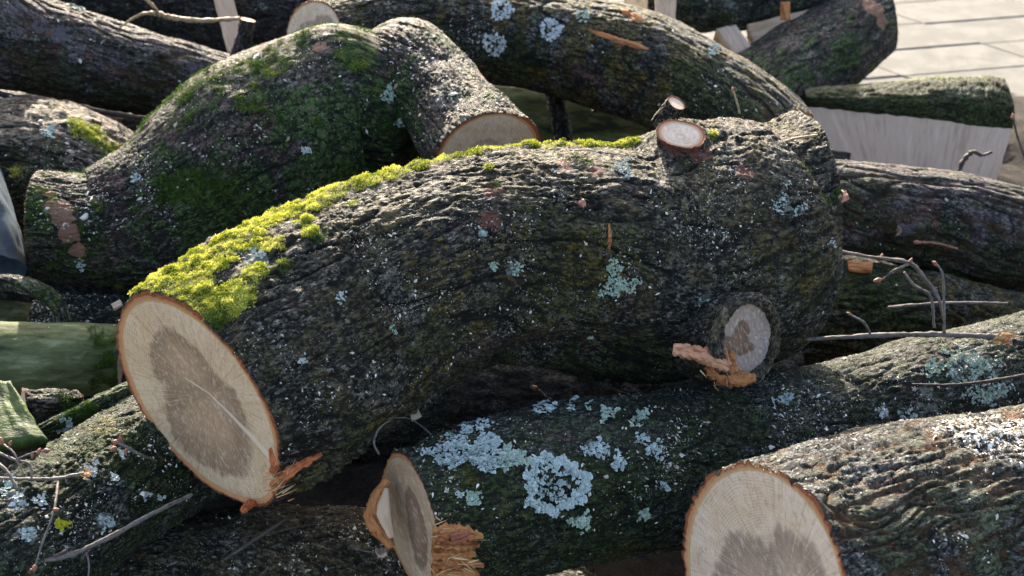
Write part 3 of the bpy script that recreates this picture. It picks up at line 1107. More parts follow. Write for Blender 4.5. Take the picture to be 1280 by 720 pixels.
# ================================================================== GROUND AND PAVING
def build_ground():
    k = NT('ground_sand')
    tc = k.n("ShaderNodeTexCoord").outputs['Object']
    n = k.noise(tc, 60, 5, .7)
    n2 = k.noise(tc, 3, 4, .6)
    c = k.mix(k.ramp(n, .35, .65), (.07, .063, .052), (.13, .118, .10))
    c = k.mix(k.math('MULTIPLY', k.ramp(n2, .4, .7), .5), c, (.12, .11, .085))
    m = k.fin(c, .9, k.bump(n, .003))
    s = 120.0
    xs = np.linspace(-s, s, 41)
    X, Y = np.meshgrid(xs, xs, indexing='ij')
    v = np.stack([X.ravel(), Y.ravel(), np.full(X.size, .013)], 1)
    i, j = np.meshgrid(np.arange(40), np.arange(40), indexing='ij')
    a = (i * 41 + j).ravel()
    q = np.stack([a, a + 41, a + 42, a + 1], 1)
    link('ground', mesh_np('ground', v, quads=q), m, kind='structure')

    k = NT('paving_concrete')
    tc = k.n("ShaderNodeTexCoord").outputs['Object']
    oi = k.n("ShaderNodeObjectInfo")
    gm = k.n("ShaderNodeNewGeometry").outputs['Position']
    n = k.noise(gm, 220, 4, .7)
    n2 = k.noise(gm, 9, 5, .65)
    n3 = k.noise(gm, 45, 4, .6)
    c = k.mix(k.ramp(n2, .38, .65), (.10, .099, .095), (.155, .152, .145))
    c = k.mix(k.math('MULTIPLY', k.ramp(n, .5, .75), .5), c, (.09, .085, .075))
    c = k.mix(k.math('MULTIPLY', k.ramp(n3, .56, .70), .35), c, (.10, .085, .06))
    c = k.mix(k.math('MULTIPLY', oi.outputs['Random'], .40), c, (.13, .125, .115))
    pm = k.fin(c, .85, k.bump(n, .0025))
    # skewed paving stones: a along +13 degrees, b along -50 degrees
    a = np.array([math.cos(math.radians(12)), math.sin(math.radians(12))])
    b = np.array([math.cos(math.radians(-52)), math.sin(math.radians(-52))])
    la, lb = .50, .245
    gap, ch, th = .0022, .003, .05
    A2, B2 = a * (la / 2 - gap), b * (lb / 2 - gap)
    A3, B3 = a * (la / 2 - gap - ch), b * (lb / 2 - gap - ch)
    v = []
    for (P_, Q_, z) in ((A2, B2, -th), (A2, B2, -ch), (A3, B3, 0)):
        for sx, sy in ((-1, -1), (1, -1), (1, 1), (-1, 1)):
            p = P_ * sx + Q_ * sy
            v.append((p[0], p[1], z))
    q = [(8, 9, 10, 11)[::-1]]
    for r in (0, 4):
        for j in range(4):
            q.append((r + j, r + 4 + j, r + 4 + (j + 1) % 4, r + (j + 1) % 4))
    me = mesh_np('paving_stone', np.array(v), quads=np.array(q), smooth=False)
    # recalc orientation: top must face up
    pave = bpy.data.objects.new('pavement', None)
    COL.objects.link(pave)
    pave['kind'] = 'structure'
    rs = random.Random(4)
    cnt = 0
    for i in range(-14, 20):
        for j in range(-26, 26):
            p = np.array([1.6, 4.9]) + a * i * la + b * j * lb
            if not (-.6 < p[0] < 4.2 and 3.3 < p[1] < 7.4):
                continue
            if cnt >= 290:
                continue
            cnt += 1
            o = bpy.data.objects.new('paving_stone', me)
            COL.objects.link(o)
            if cnt == 1:
                me.materials.append(pm)
            o.parent = pave
            o.location = (p[0] + rs.uniform(-.001, .001), p[1] + rs.uniform(-.001, .001), .02 + rs.uniform(-.0025, .0025))
            o.rotation_euler = (rs.uniform(-.004, .004), rs.uniform(-.004, .004), rs.uniform(-.003, .003))


build_ground()


def build_shade_bed():
    """dark mound added under the pile so the gaps read as shade"""
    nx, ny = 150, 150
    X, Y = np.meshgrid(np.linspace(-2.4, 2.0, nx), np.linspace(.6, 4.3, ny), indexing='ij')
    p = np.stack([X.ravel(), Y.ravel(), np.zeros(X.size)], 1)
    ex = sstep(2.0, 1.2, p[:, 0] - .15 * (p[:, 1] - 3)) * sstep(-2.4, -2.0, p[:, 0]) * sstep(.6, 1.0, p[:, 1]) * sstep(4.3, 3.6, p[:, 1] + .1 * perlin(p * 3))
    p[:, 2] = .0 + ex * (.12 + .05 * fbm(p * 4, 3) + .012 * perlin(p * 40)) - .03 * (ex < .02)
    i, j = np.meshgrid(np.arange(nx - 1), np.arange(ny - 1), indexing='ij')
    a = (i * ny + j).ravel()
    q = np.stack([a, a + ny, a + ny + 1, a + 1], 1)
    m = simple_mat('shade_bed_dark', [(.006, .005, .004), (.018, .014, .011), (.05, .038, .028)], 160, bump=.006, rough=.95)  # near-black colour stands in for the shade under the pile
    link('shade_bed', mesh_np('shade_bed', p, quads=q), m, kind='structure')


build_shade_bed()

# ================================================================== THE LOGS
ROUGH = dict(lump=.008, lumpf=8, fur=.0020, furw=.013, stretch=3.0, plate=.0012, platew=.009, pstretch=1.7, fine=.0022, knobs=.006, fiss=.0045)
SMOOTHER = dict(lump=.006, lumpf=7, fur=.0018, furw=.016, stretch=4.5, plate=.001, platew=.02, pstretch=3, fine=.0009)
WAVY = dict(lump=.006, lumpf=8, fur=.007, furw=.021, stretch=7.5, plate=.0010, platew=.012, pstretch=2.2, fine=.0016, wave=2.2)

# ---- A: the big log across the middle
stA = [(166, 372, 322, 628, 2.00), (262, 304, 408, 590, 2.06), (360, 254, 494, 534, 2.12), (455, 216, 564, 486, 2.16),
       (560, 192, 634, 460, 2.21), (680, 178, 704, 468, 2.26), (790, 172, 775, 486, 2.31), (890, 150, 868, 482, 2.36),
       (950, 143, 932, 452, 2.40), (994, 150, 972, 402, 2.43)]
moss_line = [(175, 378, 26, 1), (205, 352, 34, 1), (240, 362, 30, 1), (250, 322, 34, 1), (285, 300, 34, 1), (320, 280, 32, 1), (355, 262, 30, 1),
             (395, 250, 26, 1), (420, 238, 26, 1), (455, 228, 24, 1), (490, 216, 22, 1), (525, 206, 20, .95), (560, 198, 18, .95),
             (595, 190, 16, .9), (640, 184, 12, .85), (665, 183, 14, .95), (690, 182, 16, 1), (710, 181, 18, 1), (730, 180, 20, 1), (752, 179, 19, 1), (775, 178, 16, 1), (792, 178, 12, 1), (615, 188, 16, .95), (315, 300, 24, .8), (230, 345, 26, .9), (275, 325, 22, .8), (300, 366, 22, .9), (280, 388, 20, 1), (250, 378, 26, 1), (318, 340, 16, .8), (262, 386, 22, 1),
             (340, 305, 16, .6), (390, 292, 10, .7), (352, 326, 8, .8), (610, 212, 6, .8), (1003, 212, 8, .7), (890, 165, 6, .7), (380, 275, 14, .8), (440, 252, 12, .7)]
DA = log('largest dark log across the middle, bright moss along its upper edge, broad oval cut face',
         stA, 'bark_main', cut=('cut_main', 'cut_shade'), n0=camvec(-.79, -.49, .47, (245, 500)), n1=camvec(.87, -.05, -.48, (980, 270)), res=(520, 380), bark=ROUGH,
         bumps=[(850, 170, 2.25, .045, .026), (560, 450, 2.1, .07, .0), (915, 425, 2.2, .06, .012), (850, 175, 2.2, .03, .010),
                (430, 535, 1.98, .035, .010), (480, 490, 2.0, .035, .012), (540, 460, 2.04, .035, .012), (600, 432, 2.06, .035, .013), (670, 412, 2.08, .035, .012), (740, 392, 2.12, .035, .010),
                (640, 468, 2.12, .05, -.018), (710, 455, 2.13, .055, -.024), (780, 448, 2.16, .055, -.022), (330, 600, 2.0, .06, .012), 
                (720, 260, 2.1, .12, .008)],
         seed=1.3, masks=dict(moss=moss_line,
                              bare=[(617, 238, 15, .62), (612, 272, 19, .68), (705, 205, 15, .62), (745, 212, 11, .65), (876, 186, 19, .8), (930, 216, 14, .75),
                                    (728, 253, 6, 1), (845, 185, 14, .7)],
                              lich=[(320, 322, 14, .95), (645, 336, 9, .9), (617, 333, 6, .9), (985, 255, 16, .6), (882, 375, 12, .8), (780, 212, 10, .85), (603, 292, 6, .9)],
                              tan=[(840, 150, 30, .6), (900, 145, 24, .7), (960, 145, 24, .7), (660, 190, 30, .45), (760, 195, 24, .5), (470, 245, 20, .5), (430, 540, 26, .4), (480, 500, 26, .45)],
                              pink=[(600, 440, 40, .55), (680, 420, 40, .5), (540, 470, 30, .5), (780, 380, 40, .45), (500, 400, 40, .4), (900, 300, 40, .35)],
                              yel=[(520, 480, 26, .55), (600, 405, 24, .5), (470, 530, 22, .5), (1010, 355, 24, .6), (560, 450, 18, .6), (640, 300, 60, .46), (740, 330, 60, .5), (560, 340, 60, .48), (860, 240, 60, .42), (520, 270, 50, .45), (960, 300, 50, .45), (700, 400, 50, .42), (420, 500, 40, .42)],
                              green=[(560, 440, 60, .5), (700, 465, 60, 1), (800, 460, 60, 1), (620, 465, 40, 1), (1010, 350, 45, .8), (450, 545, 35, .8), (720, 330, 90, .5), (350, 330, 20, .8), (240, 420, 30, .5), (880, 200, 30, .5)]),
         saw=5200, sawsize=.0012, pith=(-.02, .02), oval=.045, sawup=.35)
nz = DA['normal'][:, 2]
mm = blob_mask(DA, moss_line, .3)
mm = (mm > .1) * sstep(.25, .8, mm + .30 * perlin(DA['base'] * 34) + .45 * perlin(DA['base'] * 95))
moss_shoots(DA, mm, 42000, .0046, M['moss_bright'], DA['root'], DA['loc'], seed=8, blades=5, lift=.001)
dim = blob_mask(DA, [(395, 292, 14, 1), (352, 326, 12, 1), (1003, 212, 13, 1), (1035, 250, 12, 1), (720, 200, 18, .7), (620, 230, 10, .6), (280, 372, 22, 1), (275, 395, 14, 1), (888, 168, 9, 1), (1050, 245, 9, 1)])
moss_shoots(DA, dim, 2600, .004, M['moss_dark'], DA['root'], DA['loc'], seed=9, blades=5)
# knot on the right with a weathered cut face
SK = stub(DA, [(860, 372, 850, 470, 2.30), (905, 362, 885, 480, 2.20), (946, 366, 920, 482, 2.11)], camvec(.74, -.16, .62, (935, 425)), 'bark_main', 'cut_stub', seed=4.1,
          res=(60, 120), masks=dict(bare=[(905, 440, 20, .6)]))
_cen = SK['base'][-SK['shape'][1]:].mean(0)
_ring = _cen + (SK['base'][-SK['shape'][1]:] - _cen)[::6] * .87 + SK['n'][1] * .001
_rad = .0095 + .002 * perlin(_ring * 30)
_ring = np.vstack([_ring, _ring[:1]])
_v, _q, _t, _g = small_tube(list(_ring), list(_rad) + [_rad[0]], sides=16, per=6, knob=.35, seed=9, closed=False)
link('bark_collar', mesh_np('bark_collar', _v - DA['loc'], quads=_q, attrs=dict(grain=_g, h=np.full(len(_v), .6), tint=np.tile([.42, .2, .35], (len(_v), 1)))), M['bark_main'], SK['root'])
# sunlit knot on top
SK2 = stub(DA, [(828, 190, 880, 190, dep(DA, 850, 174, -.03)), (824, 162, 878, 172, dep(DA, 850, 170, .008))], camvec(.05, .55, .78), 'bark_main', 'cut_white', seed=5.7, oval=.14,
           masks=dict(bare=[(850, 180, 30, .9)]))
SK3 = stub(DA, [(812, 150, 834, 162, 2.30), (835, 122, 856, 136, 2.27)], camvec(.35, .55, .6), 'bark_main', 'cut_white', seed=6.7, res=(30, 60))
# torn orange fibre under the knot and the long splinter
t1s = [small_tube([V(841, 437, 2.085), V(862, 440, 2.082), V(888, 447, 2.075), V(912, 460, 2.07)], [.009, .0115, .0125, .009], sides=22, per=12, knob=.4, seed=1, flat=.8)]
tube_obj('torn_strip', t1s, M['torn_salmon'], DA['root'], DA['loc'])
t1 = [small_tube([V(890, 452, 2.09), V(900, 460, 2.09), V(912, 468, 2.09), V(926, 474, 2.09), V(944, 472, 2.09)], [.009, .013, .013, .013, .007], sides=20, per=12, knob=.32, seed=1, flat=.7),
      small_tube([V(886, 456, 2.10), V(902, 470, 2.09), V(925, 480, 2.10)], [.010, .014, .006], sides=16, per=10, knob=.6, seed=2, flat=.7),
      small_tube([V(905, 428, 2.10), V(908, 448, 2.085), V(916, 466, 2.085)], [.006, .013, .008], sides=16, per=10, knob=.6, seed=3, flat=.7)]
tube_obj('torn_wood', t1, M['torn_orange'], DA['root'], DA['loc'])
splinters('splinters', V(908, 458, 2.075), camvec(.5, -.7, .2), 40, .014, .0009, .010, M['splinter'], DA['root'], DA['loc'], seed=3)
# torn strip of inner bark below the cut face
t2 = [small_tube([V(304, 638, 1.975), on(DA, 330, 616, .006), on(DA, 352, 598, .006), on(DA, 374, 582, .014), on(DA, 402, 567, .012)], [.006, .009, .009, .007, .003], sides=20, per=12, knob=.55, seed=4, flat=.6),
      small_tube([on(DA, 324, 624, .004), on(DA, 338, 604, .005), on(DA, 342, 586, .004), on(DA, 338, 560, .002)], [.004, .006, .005, .002], sides=16, per=12, knob=.6, seed=5, flat=.6)]
M['torn_rust'] = simple_mat('torn_rust', [(.22, .05, .02), (.46, .13, .045), (.60, .24, .10)], 260, stretch=(.2, 1, 1), coord='grain', bump=.003)
tube_obj('torn_bark', t2, M['torn_rust'], DA['root'], DA['loc'])
splinters('splinters', on(DA, 350, 600, .016), camvec(.75, .5, .0), 46, .026, .0009, .010, M['splinter'], DA['root'], DA['loc'], seed=6)
t3 = [small_tube([on(DA, 338, 618, -.004), on(DA, 372, 600, .0), on(DA, 410, 580, -.004), on(DA, 455, 556, -.008)], [.010, .018, .018, .010], sides=22, per=12, knob=.5, seed=7, flat=.6)]
v_, q_, t_, g_ = merge(t3)
link('root_flare', mesh_np('root_flare', v_ - DA['loc'], quads=q_, tris=t_, attrs=dict(grain=g_, fur=np.zeros(len(v_)), fz=np.zeros(len(v_)), tint=np.tile([.35, .3, .4], (len(v_), 1)), h=np.full(len(v_), .6), moss=np.zeros(len(v_)), bare=np.zeros(len(v_)), lich=np.zeros(len(v_)), green=np.full(len(v_), .4))), M['bark_main'], DA['root'])
for i, (x, y, r, mt, n) in enumerate([(773, 351, 21, 'lichen_green', 150), (645, 336, 8, 'lichen_green', 22), (616, 334, 6, 'lichen_green', 12), (780, 211, 12, 'lichen_blue', 34),
                                      (320, 321, 14, 'lichen_grey', 40), (985, 252, 18, 'lichen_blue', 40), (882, 375, 11, 'lichen_blue', 26), (602, 293, 6, 'lichen_blue', 12),
                                      (738, 416, 5, 'lichen_green', 8), (425, 372, 7, 'lichen_grey', 12), (494, 410, 6, 'lichen_green', 10), (380, 450, 5, 'lichen_grey', 8),
                                      (1040, 304, 5, 'lichen_grey', 7)]):
    lichen(DA, x, y, r, M[mt], DA['root'], DA['loc'], n=n, seed=20 + i, lobe=.0024)
patch_slab('bare_patch', DA, 728, 254, 5, 6, M['torn_pink'], DA['root'], DA['loc'], seed=7)
patch_slab('bare_patch', DA, 762, 296, 3, 17, M['torn_orange'], DA['root'], DA['loc'], seed=8, thick=.002)
patch_slab('bare_patch', DA, 1052, 246, 5, 8, M['torn_pink'], DA['root'], DA['loc'], seed=9)

# ---- B: mossy log behind on the left
stB = [(42, 214, 60, 345, 2.62), (96, 214, 140, 360, 2.66), (170, 172, 236, 352, 2.70), (255, 98, 335, 330, 2.74), (345, 50, 405, 292, 2.77),
       (428, 30, 448, 262, 2.79), (488, 62, 482, 248, 2.80), (520, 118, 512, 222, 2.82)]
DB = log('thick humped green-mossed log behind the largest one, its cut end pointing down to the right',
         stB, 'bark_green', cut=('cut_shade', 'cut_shade'), n0=camvec(-.95, 0, .05), n1=camvec(.8, 0, -.6), res=(340, 260),
         bark=dict(lump=.008, lumpf=7, fur=.0018, furw=.013, stretch=3, plate=.0012, platew=.014, pstretch=2, fine=.0013),
         bumps=[(415, 60, 2.68, .06, .026), (80, 270, 2.5, .06, .02)], seed=2.2,
         masks=dict(bare=[(72, 258, 17, 1.5), (78, 272, 18, 1.5), (86, 292, 20, 1.5), (96, 312, 14, 1.3), (62, 240, 9, 1.2), (400, 55, 14, .7)], lich=[(550, 90, 45, .5), (600, 130, 45, .6), (520, 70, 30, .4), (300, 90, 40, .35), (200, 150, 30, .35)],
                    tan=[(610, 140, 30, .85), (585, 110, 26, .75), (545, 60, 22, .65), (520, 45, 18, .7), (310, 80, 20, .55), (350, 60, 18, .5), (570, 160, 30, .6), (260, 115, 20, .5), (120, 215, 26, .4)],  # tan along the upper edge colours in the sun highlights
                    pink=[(320, 150, 30, .75), (250, 180, 26, .6), (400, 55, 18, .7), (215, 165, 22, .6), (180, 215, 30, .55), (140, 230, 30, .6), (290, 115, 18, .5)],
                    green=[(360, 150, 40, 1.3), (450, 70, 30, 1.6), (460, 110, 30, 1.3), (430, 150, 60, 1.3), (310, 120, 24, 1.3), (440, 190, 80, 1), (280, 280, 80, 1.2), (200, 210, 40, 1), (390, 240, 50, 1.2), (50, 250, 30, 1.2), (500, 170, 40, 1)]),
         saw=2200, sawsize=.0017, mossn=22000, mossize=.0042)
mk = sstep(.2, .7, blob_mask(DB, [(235, 118, 18, 1), (270, 98, 18, 1), (305, 78, 18, 1), (340, 60, 18, 1), (375, 45, 16, 1), (425, 36, 16, 1), (450, 44, 14, .9), (350, 85, 24, .6), (440, 70, 24, .8), (310, 120, 26, .7)]) + .7 * perlin(DB['base'] * 30))
moss_shoots(DB, mk, 9000, .004, M['moss_sunlit'], DB['root'], DB['loc'], seed=44, blades=4)  # lighter moss on the upper edge, also standing in for sun highlights
LB = stub(DB, [(498, 70, 436, 160, 2.82), (545, 38, 468, 142, 2.77), (594, 84, 500, 164, 2.70), (632, 122, 526, 198, 2.63), (668, 158, 552, 238, 2.56)], camvec(.30, -.55, .72, (607, 200)),
          'bark_green', 'cut_shade', bark=dict(lump=.008, lumpf=9, fur=.0018, furw=.012, stretch=3, plate=.0012, platew=.012, pstretch=2, fine=.0020), seed=2.9, res=(220, 200),
          masks=dict(tan=[(620, 140, 26, .9), (590, 105, 24, .8), (640, 160, 26, .95), (580, 160, 34, .7), (540, 60, 20, .6), (520, 46, 16, .6)], pink=[(520, 90, 20, .5)],  # tan crust, with the sun on the limb put into its colour
                     lich=[(545, 95, 26, .45), (560, 120, 26, .45)], green=[(548, 45, 16, 1), (500, 120, 40, 1.2), (515, 150, 26, 1)]))
chips(LB, np.clip(LB['normal'][:, 2] + .3, 0, 1) * (LB['facing'] > -.1), 1100, .0022, M['chip'], LB['root'], DB['loc'], seed=91, name='sawdust')
for i, (x, y, r, mt, n) in enumerate([(490, 117, 13, 'lichen_green', 26), (500, 150, 8, 'lichen_green', 10), (170, 222, 6, 'lichen_blue', 8), (383, 188, 7, 'lichen_grey', 8), (100, 330, 7, 'lichen_grey', 8)]):
    lichen(DB, x, y, r, M[mt], DB['root'], DB['loc'], n=n, seed=50 + i, lobe=.004)

# ---- C: sunlit lump at far left
DC_ = log('rough grey-brown log in full sun at the left edge, partly capped with yellow-green moss',
          [(-120, 150, -90, 330, 2.95), (-20, 128, 10, 320, 2.92), (60, 124, 50, 320, 2.92), (130, 150, 100, 330, 2.94), (240, 230, 180, 380, 3.0)], 'bark_brown', res=(200, 160), bark=ROUGH, seed=3.3,
          masks=dict(moss=[(118, 168, 24, 1), (95, 155, 20, .9), (135, 185, 18, 1)], green=[(20, 220, 50, 1.2), (60, 190, 26, 1)], tan=[(30, 150, 50, .8), (70, 135, 30, .8), (0, 160, 40, .8)]), saw=900, sawsize=.002, n1=camvec(.8, -.4, .1))  # tan over the top paints the log sunlit
mk = blob_mask(DC_, [(118, 168, 24, 1), (100, 158, 18, .9), (135, 185, 18, 1), (20, 215, 10, .8)])
moss_shoots(DC_, mk, 2500, .005, M['moss_bright'], DC_['root'], DC_['loc'], seed=12, blades=4)
lichen(DC_, 62, 165, 9, M['lichen_blue'], DC_['root'], DC_['loc'], n=12, seed=61, lobe=.004)

# ---- D: upper-left log
DD = log('smooth grey log with purplish patches running in from the top left corner',
         [(-60, -60, -60, 108, 3.02), (60, -6, 30, 118, 3.08), (150, 26, 120, 138, 3.14), (235, 52, 205, 150, 3.22), (330, 82, 300, 165, 3.30)], 'bark_purple',
         res=(260, 170), bark=dict(lump=.006, lumpf=6, fur=.005, furw=.026, stretch=6, plate=.0012, platew=.02, pstretch=4, fine=.0009, wave=1.2), seed=4.4,
         masks=dict(lich=[(75, 45, 20, .7), (50, 30, 16, .6), (100, 62, 16, .6), (150, 75, 20, .5), (240, 85, 10, .7), (20, 10, 18, .6)], bare=[(92, 18, 7, .9), (60, 40, 6, .7)],
                    pink=[(110, 70, 20, .8), (145, 88, 22, .75), (70, 60, 16, .7), (165, 105, 16, .6)], yel=[(40, 85, 26, .4), (190, 120, 20, .45), (120, 110, 24, .4)], green=[(60, 100, 60, .8), (150, 125, 50, .9), (200, 90, 40, .5)]), saw=500, sawsize=.0016)
stub(DD, [(282, 84, 308, 96, 3.2), (292, 54, 314, 62, 3.16), (300, 22, 320, 28, 3.12)], camvec(.2, .8, .3), 'bark_purple', 'cut_white', seed=8.3, res=(50, 50))
lichen(DD, 97, 5, 12, M['lichen_green'], DD['root'], DD['loc'], n=16, seed=66, lobe=.005)

# ---- F: large curved log at the top centre
DF = log('long arching olive-brown log at the top centre with pale lichen rosettes',
         [(388, 2, 394, 84, 3.02), (470, -14, 480, 78, 3.12), (590, -24, 585, 98, 3.16), (700, -10, 672, 118, 3.14), (800, 10, 745, 138, 3.10), (890, 48, 815, 162, 3.06),
          (975, 104, 895, 215, 3.00), (1004, 132, 922, 246, 2.98)], 'bark_olive', cut=('cut_pale', None), n0=camvec(-.6, .05, .8, (390, 40)), res=(360, 200),
         bark=dict(lump=.007, lumpf=6, fur=.003, furw=.018, stretch=4.5, plate=.0013, platew=.018, pstretch=3, fine=.001), seed=5.5,
         masks=dict(bare=[(760, 42, 8, .75), (775, 50, 10, .8), (795, 57, 9, .8), (745, 40, 6, .7)], green=[(880, 110, 60, 1), (640, 80, 50, .5), (930, 130, 40, 1), (560, 60, 40, .6)], lich=[(760, 10, 30, .3)], tan=[(480, 5, 30, .5), (560, 2, 26, .5), (800, 14, 22, .5), (850, 42, 18, .5), (440, 12, 20, .6)],
                    yel=[(770, 85, 16, .95), (800, 98, 16, .9), (675, 95, 18, .9), (660, 92, 14, .7), (830, 108, 14, .7), (505, 30, 12, .7), (600, 78, 12, .6)], pink=[(720, 88, 24, .7), (745, 98, 22, .6), (700, 70, 20, .5)]), saw=1300, sawsize=.0016)
for i, (x, y, r, mt, n) in enumerate([(627, 12, 13, 'lichen_grey', 46), (689, 37, 13, 'lichen_grey', 46), (618, 56, 14, 'lichen_grey', 40), (728, 20, 8, 'lichen_green', 12), (893, 62, 7, 'lichen_blue', 10)]):
    lichen(DF, x, y, r, M[mt], DF['root'], DF['loc'], n=n, seed=70 + i, lobe=.0045, ring=.4)
patch_slab('bare_patch', DF, 773, 50, 36, 5, M['torn_orange'], DF['root'], DF['loc'], seed=21, rot=.32, rag=.5)
patch_slab('bare_patch', DF, 790, 20, 15, 6, M['splinter'] if False else M['torn_orange'], DF['root'], DF['loc'], seed=22, rot=.6, rag=.8)

# ---- logs across the very top
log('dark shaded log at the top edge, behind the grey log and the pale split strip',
    [(40, -70, 60, 60, 3.55), (180, -60, 190, 75, 3.6), (300, -45, 300, 100, 3.6), (400, -30, 400, 110, 3.6), (480, -30, 480, 120, 3.6)], 'bark_shaded', res=(180, 110), seed=6.6,
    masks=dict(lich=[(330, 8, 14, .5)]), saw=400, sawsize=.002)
log('dark lichen-flecked log at the top edge, above the arching olive log',
    [(800, -50, 790, 36, 3.55), (880, -56, 876, 40, 3.6), (960, -60, 960, 34, 3.65), (1050, -66, 1056, 6, 3.7)], 'bark_lichen', res=(160, 110), seed=7.7, saw=500, sawsize=.002,
    masks=dict(lich=[(915, 8, 12, .7), (880, 20, 9, .6)]))

# ---- K: upper right log
DK = log('dark green log at the upper right, its broken orange-edged end over the paving',
         [(900, 86, 1000, 190, 3.50), (946, 52, 1030, 138, 3.55), (1000, 18, 1068, 108, 3.62), (1046, -8, 1100, 80, 3.68), (1100, -26, 1114, 60, 3.74)], 'bark_green', cut=(None, 'cut_shade'),
         n1=camvec(.80, .10, .06), res=(220, 150), bark=dict(lump=.008, lumpf=6, fur=.003, furw=.02, stretch=4, plate=.0015, platew=.02, pstretch=3, fine=.001), seed=8.8,
         masks=dict(green=[(960, 110, 60, 1), (1000, 90, 40, 1), (1060, 70, 40, .8)], lich=[(1010, 70, 30, .42), (1060, 40, 26, .35)], pink=[(1090, 60, 20, .6)], bare=[(1094, 10, 24, 1.3), (1104, 28, 16, 1.2), (1084, 0, 14, 1)]), saw=250)

# ---- N: right log
DN = log('grey-green log at the right edge with long furrows and a pinkish broken knot',
         [(1010, 196, 1030, 318, 2.86), (1100, 203, 1095, 326, 2.88), (1190, 213, 1180, 346, 2.90), (1290, 236, 1275, 372, 2.92), (1400, 268, 1380, 410, 2.94)], 'bark_purple', res=(240, 170),
         bark=dict(lump=.006, lumpf=6, fur=.006, furw=.03, stretch=6, plate=.0012, platew=.02, pstretch=4, fine=.0009, wave=1.4), seed=9.9,
         masks=dict(green=[(1150, 320, 80, 1), (1250, 345, 70, 1), (1080, 250, 50, .5)], pink=[(1160, 262, 22, .7), (1140, 275, 22, .8)], tan=[(1090, 208, 18, .5)], bare=[(1172, 279, 5, .9)]), bumps=[(1125, 282, 2.8, .03, .014)], saw=450, sawsize=.0014)
sN = stub(DN, [(1160, 262, 1168, 286, 2.85), (1135, 266, 1146, 294, 2.81), (1116, 278, 1122, 296, 2.79)], camvec(-.6, -.3, .6), 'bark_purple', 'cut_stub', seed=3.9, res=(40, 50), masks=dict(lich=[(1140, 275, 30, .9)]))

# ---- O: shaded log under N
DO = log('shaded mossy log at the right, below the furrowed one and above the lichen-covered one',
         [(820, 352, 820, 470, 2.84), (960, 340, 960, 462, 2.84), (1070, 328, 1070, 456, 2.82), (1180, 345, 1180, 470, 2.80), (1300, 372, 1300, 490, 2.78)], 'bark_olive', res=(200, 140), bark=WAVY, seed=10.4,
         masks=dict(green=[(1000, 380, 80, .7), (1100, 370, 80, .7)]), saw=400, mossn=2500)

# ---- P: lichen-covered log, lower right
stP = [(491, 567, 535, 735, 1.98), (560, 536, 600, 738, 2.02), (700, 502, 730, 706, 2.10), (850, 486, 880, 680, 2.20), (1000, 462, 1030, 640, 2.30), (1150, 420, 1180, 590, 2.40),
       (1290, 386, 1315, 556, 2.50), (1400, 360, 1420, 530, 2.58)]
DP = log('log covered in pale blue-green lichen rosettes, with a narrow oval cut face',
         stP, 'bark_lichen', cut=('cut_narrow', None), n0=camvec(-.90, -.24, .34, (510, 650)), res=(460, 240),
         bark=dict(lump=.006, lumpf=8, fur=.0022, furw=.014, stretch=3, plate=.0014, platew=.013, pstretch=1.8, fine=.0014), seed=11.1,
         masks=dict(lich=[(1215, 455, 45, .55), (1160, 500, 26, .5), (1000, 480, 20, .4), (1240, 490, 30, .5), (860, 510, 30, .35), (1170, 455, 20, .5)],
                    green=[(620, 650, 90, 1), (760, 660, 90, 1), (880, 560, 60, .6), (930, 520, 40, 1)], yel=[(590, 600, 26, .5), (780, 690, 40, .45), (640, 640, 30, .4)], pink=[(700, 545, 22, .5)]), saw=4200, sawsize=.0017, sawup=.1, mossn=6000, mossize=.0035)
for i, (x, y, r, sx, sy, mt, n, rg) in enumerate([
        (590, 562, 42, 1.15, .62, 'lichen_blue', 420, 0), (640, 575, 22, 1.1, .6, 'lichen_green', 90, 0), (694, 606, 40, 1, .9, 'lichen_blue', 420, .7), (583, 530, 9, 1.2, .6, 'lichen_blue', 20, 0),
        (592, 621, 10, 1, .8, 'lichen_green', 26, 0), (726, 652, 13, 1, .8, 'lichen_green', 36, 0), (745, 562, 13, 1.2, .8, 'lichen_blue', 36, 0), (772, 577, 10, .7, 1.1, 'lichen_blue', 24, 0),
        (690, 510, 15, 1.6, .5, 'lichen_blue', 40, 0), (750, 517, 14, 1.3, .7, 'lichen_green', 36, 0), (795, 522, 12, 1.1, .8, 'lichen_green', 30, 0), (818, 562, 11, 1, 1, 'lichen_blue', 24, 0),
        (804, 641, 8, 1, 1, 'lichen_green', 20, 0), (830, 608, 5, 1, 1, 'lichen_blue', 9, 0), (724, 503, 8, 1.4, .6, 'lichen_blue', 16, 0), (1210, 460, 28, 1.3, .7, 'lichen_green', 90, 0),
        (1230, 492, 22, 1.2, .6, 'lichen_green', 60, 0), (1135, 520, 11, 1, .8, 'lichen_blue', 24, 0), (980, 500, 12, 1.4, .6, 'lichen_blue', 20, 0), (1100, 515, 9, 1, .8, 'lichen_grey', 14, 0),
        (1165, 462, 12, 1, .8, 'lichen_green', 20, 0), (802, 548, 8, 1, .7, 'lichen_blue', 14, 0), (573, 618, 4, 1, 1, 'lichen_grey', 6, 0)]):
    lichen(DP, x, y, r, M[mt], DP['root'], DP['loc'], n=n, seed=100 + i, lobe=.0036, ring=rg, sx=sx, sy=sy)
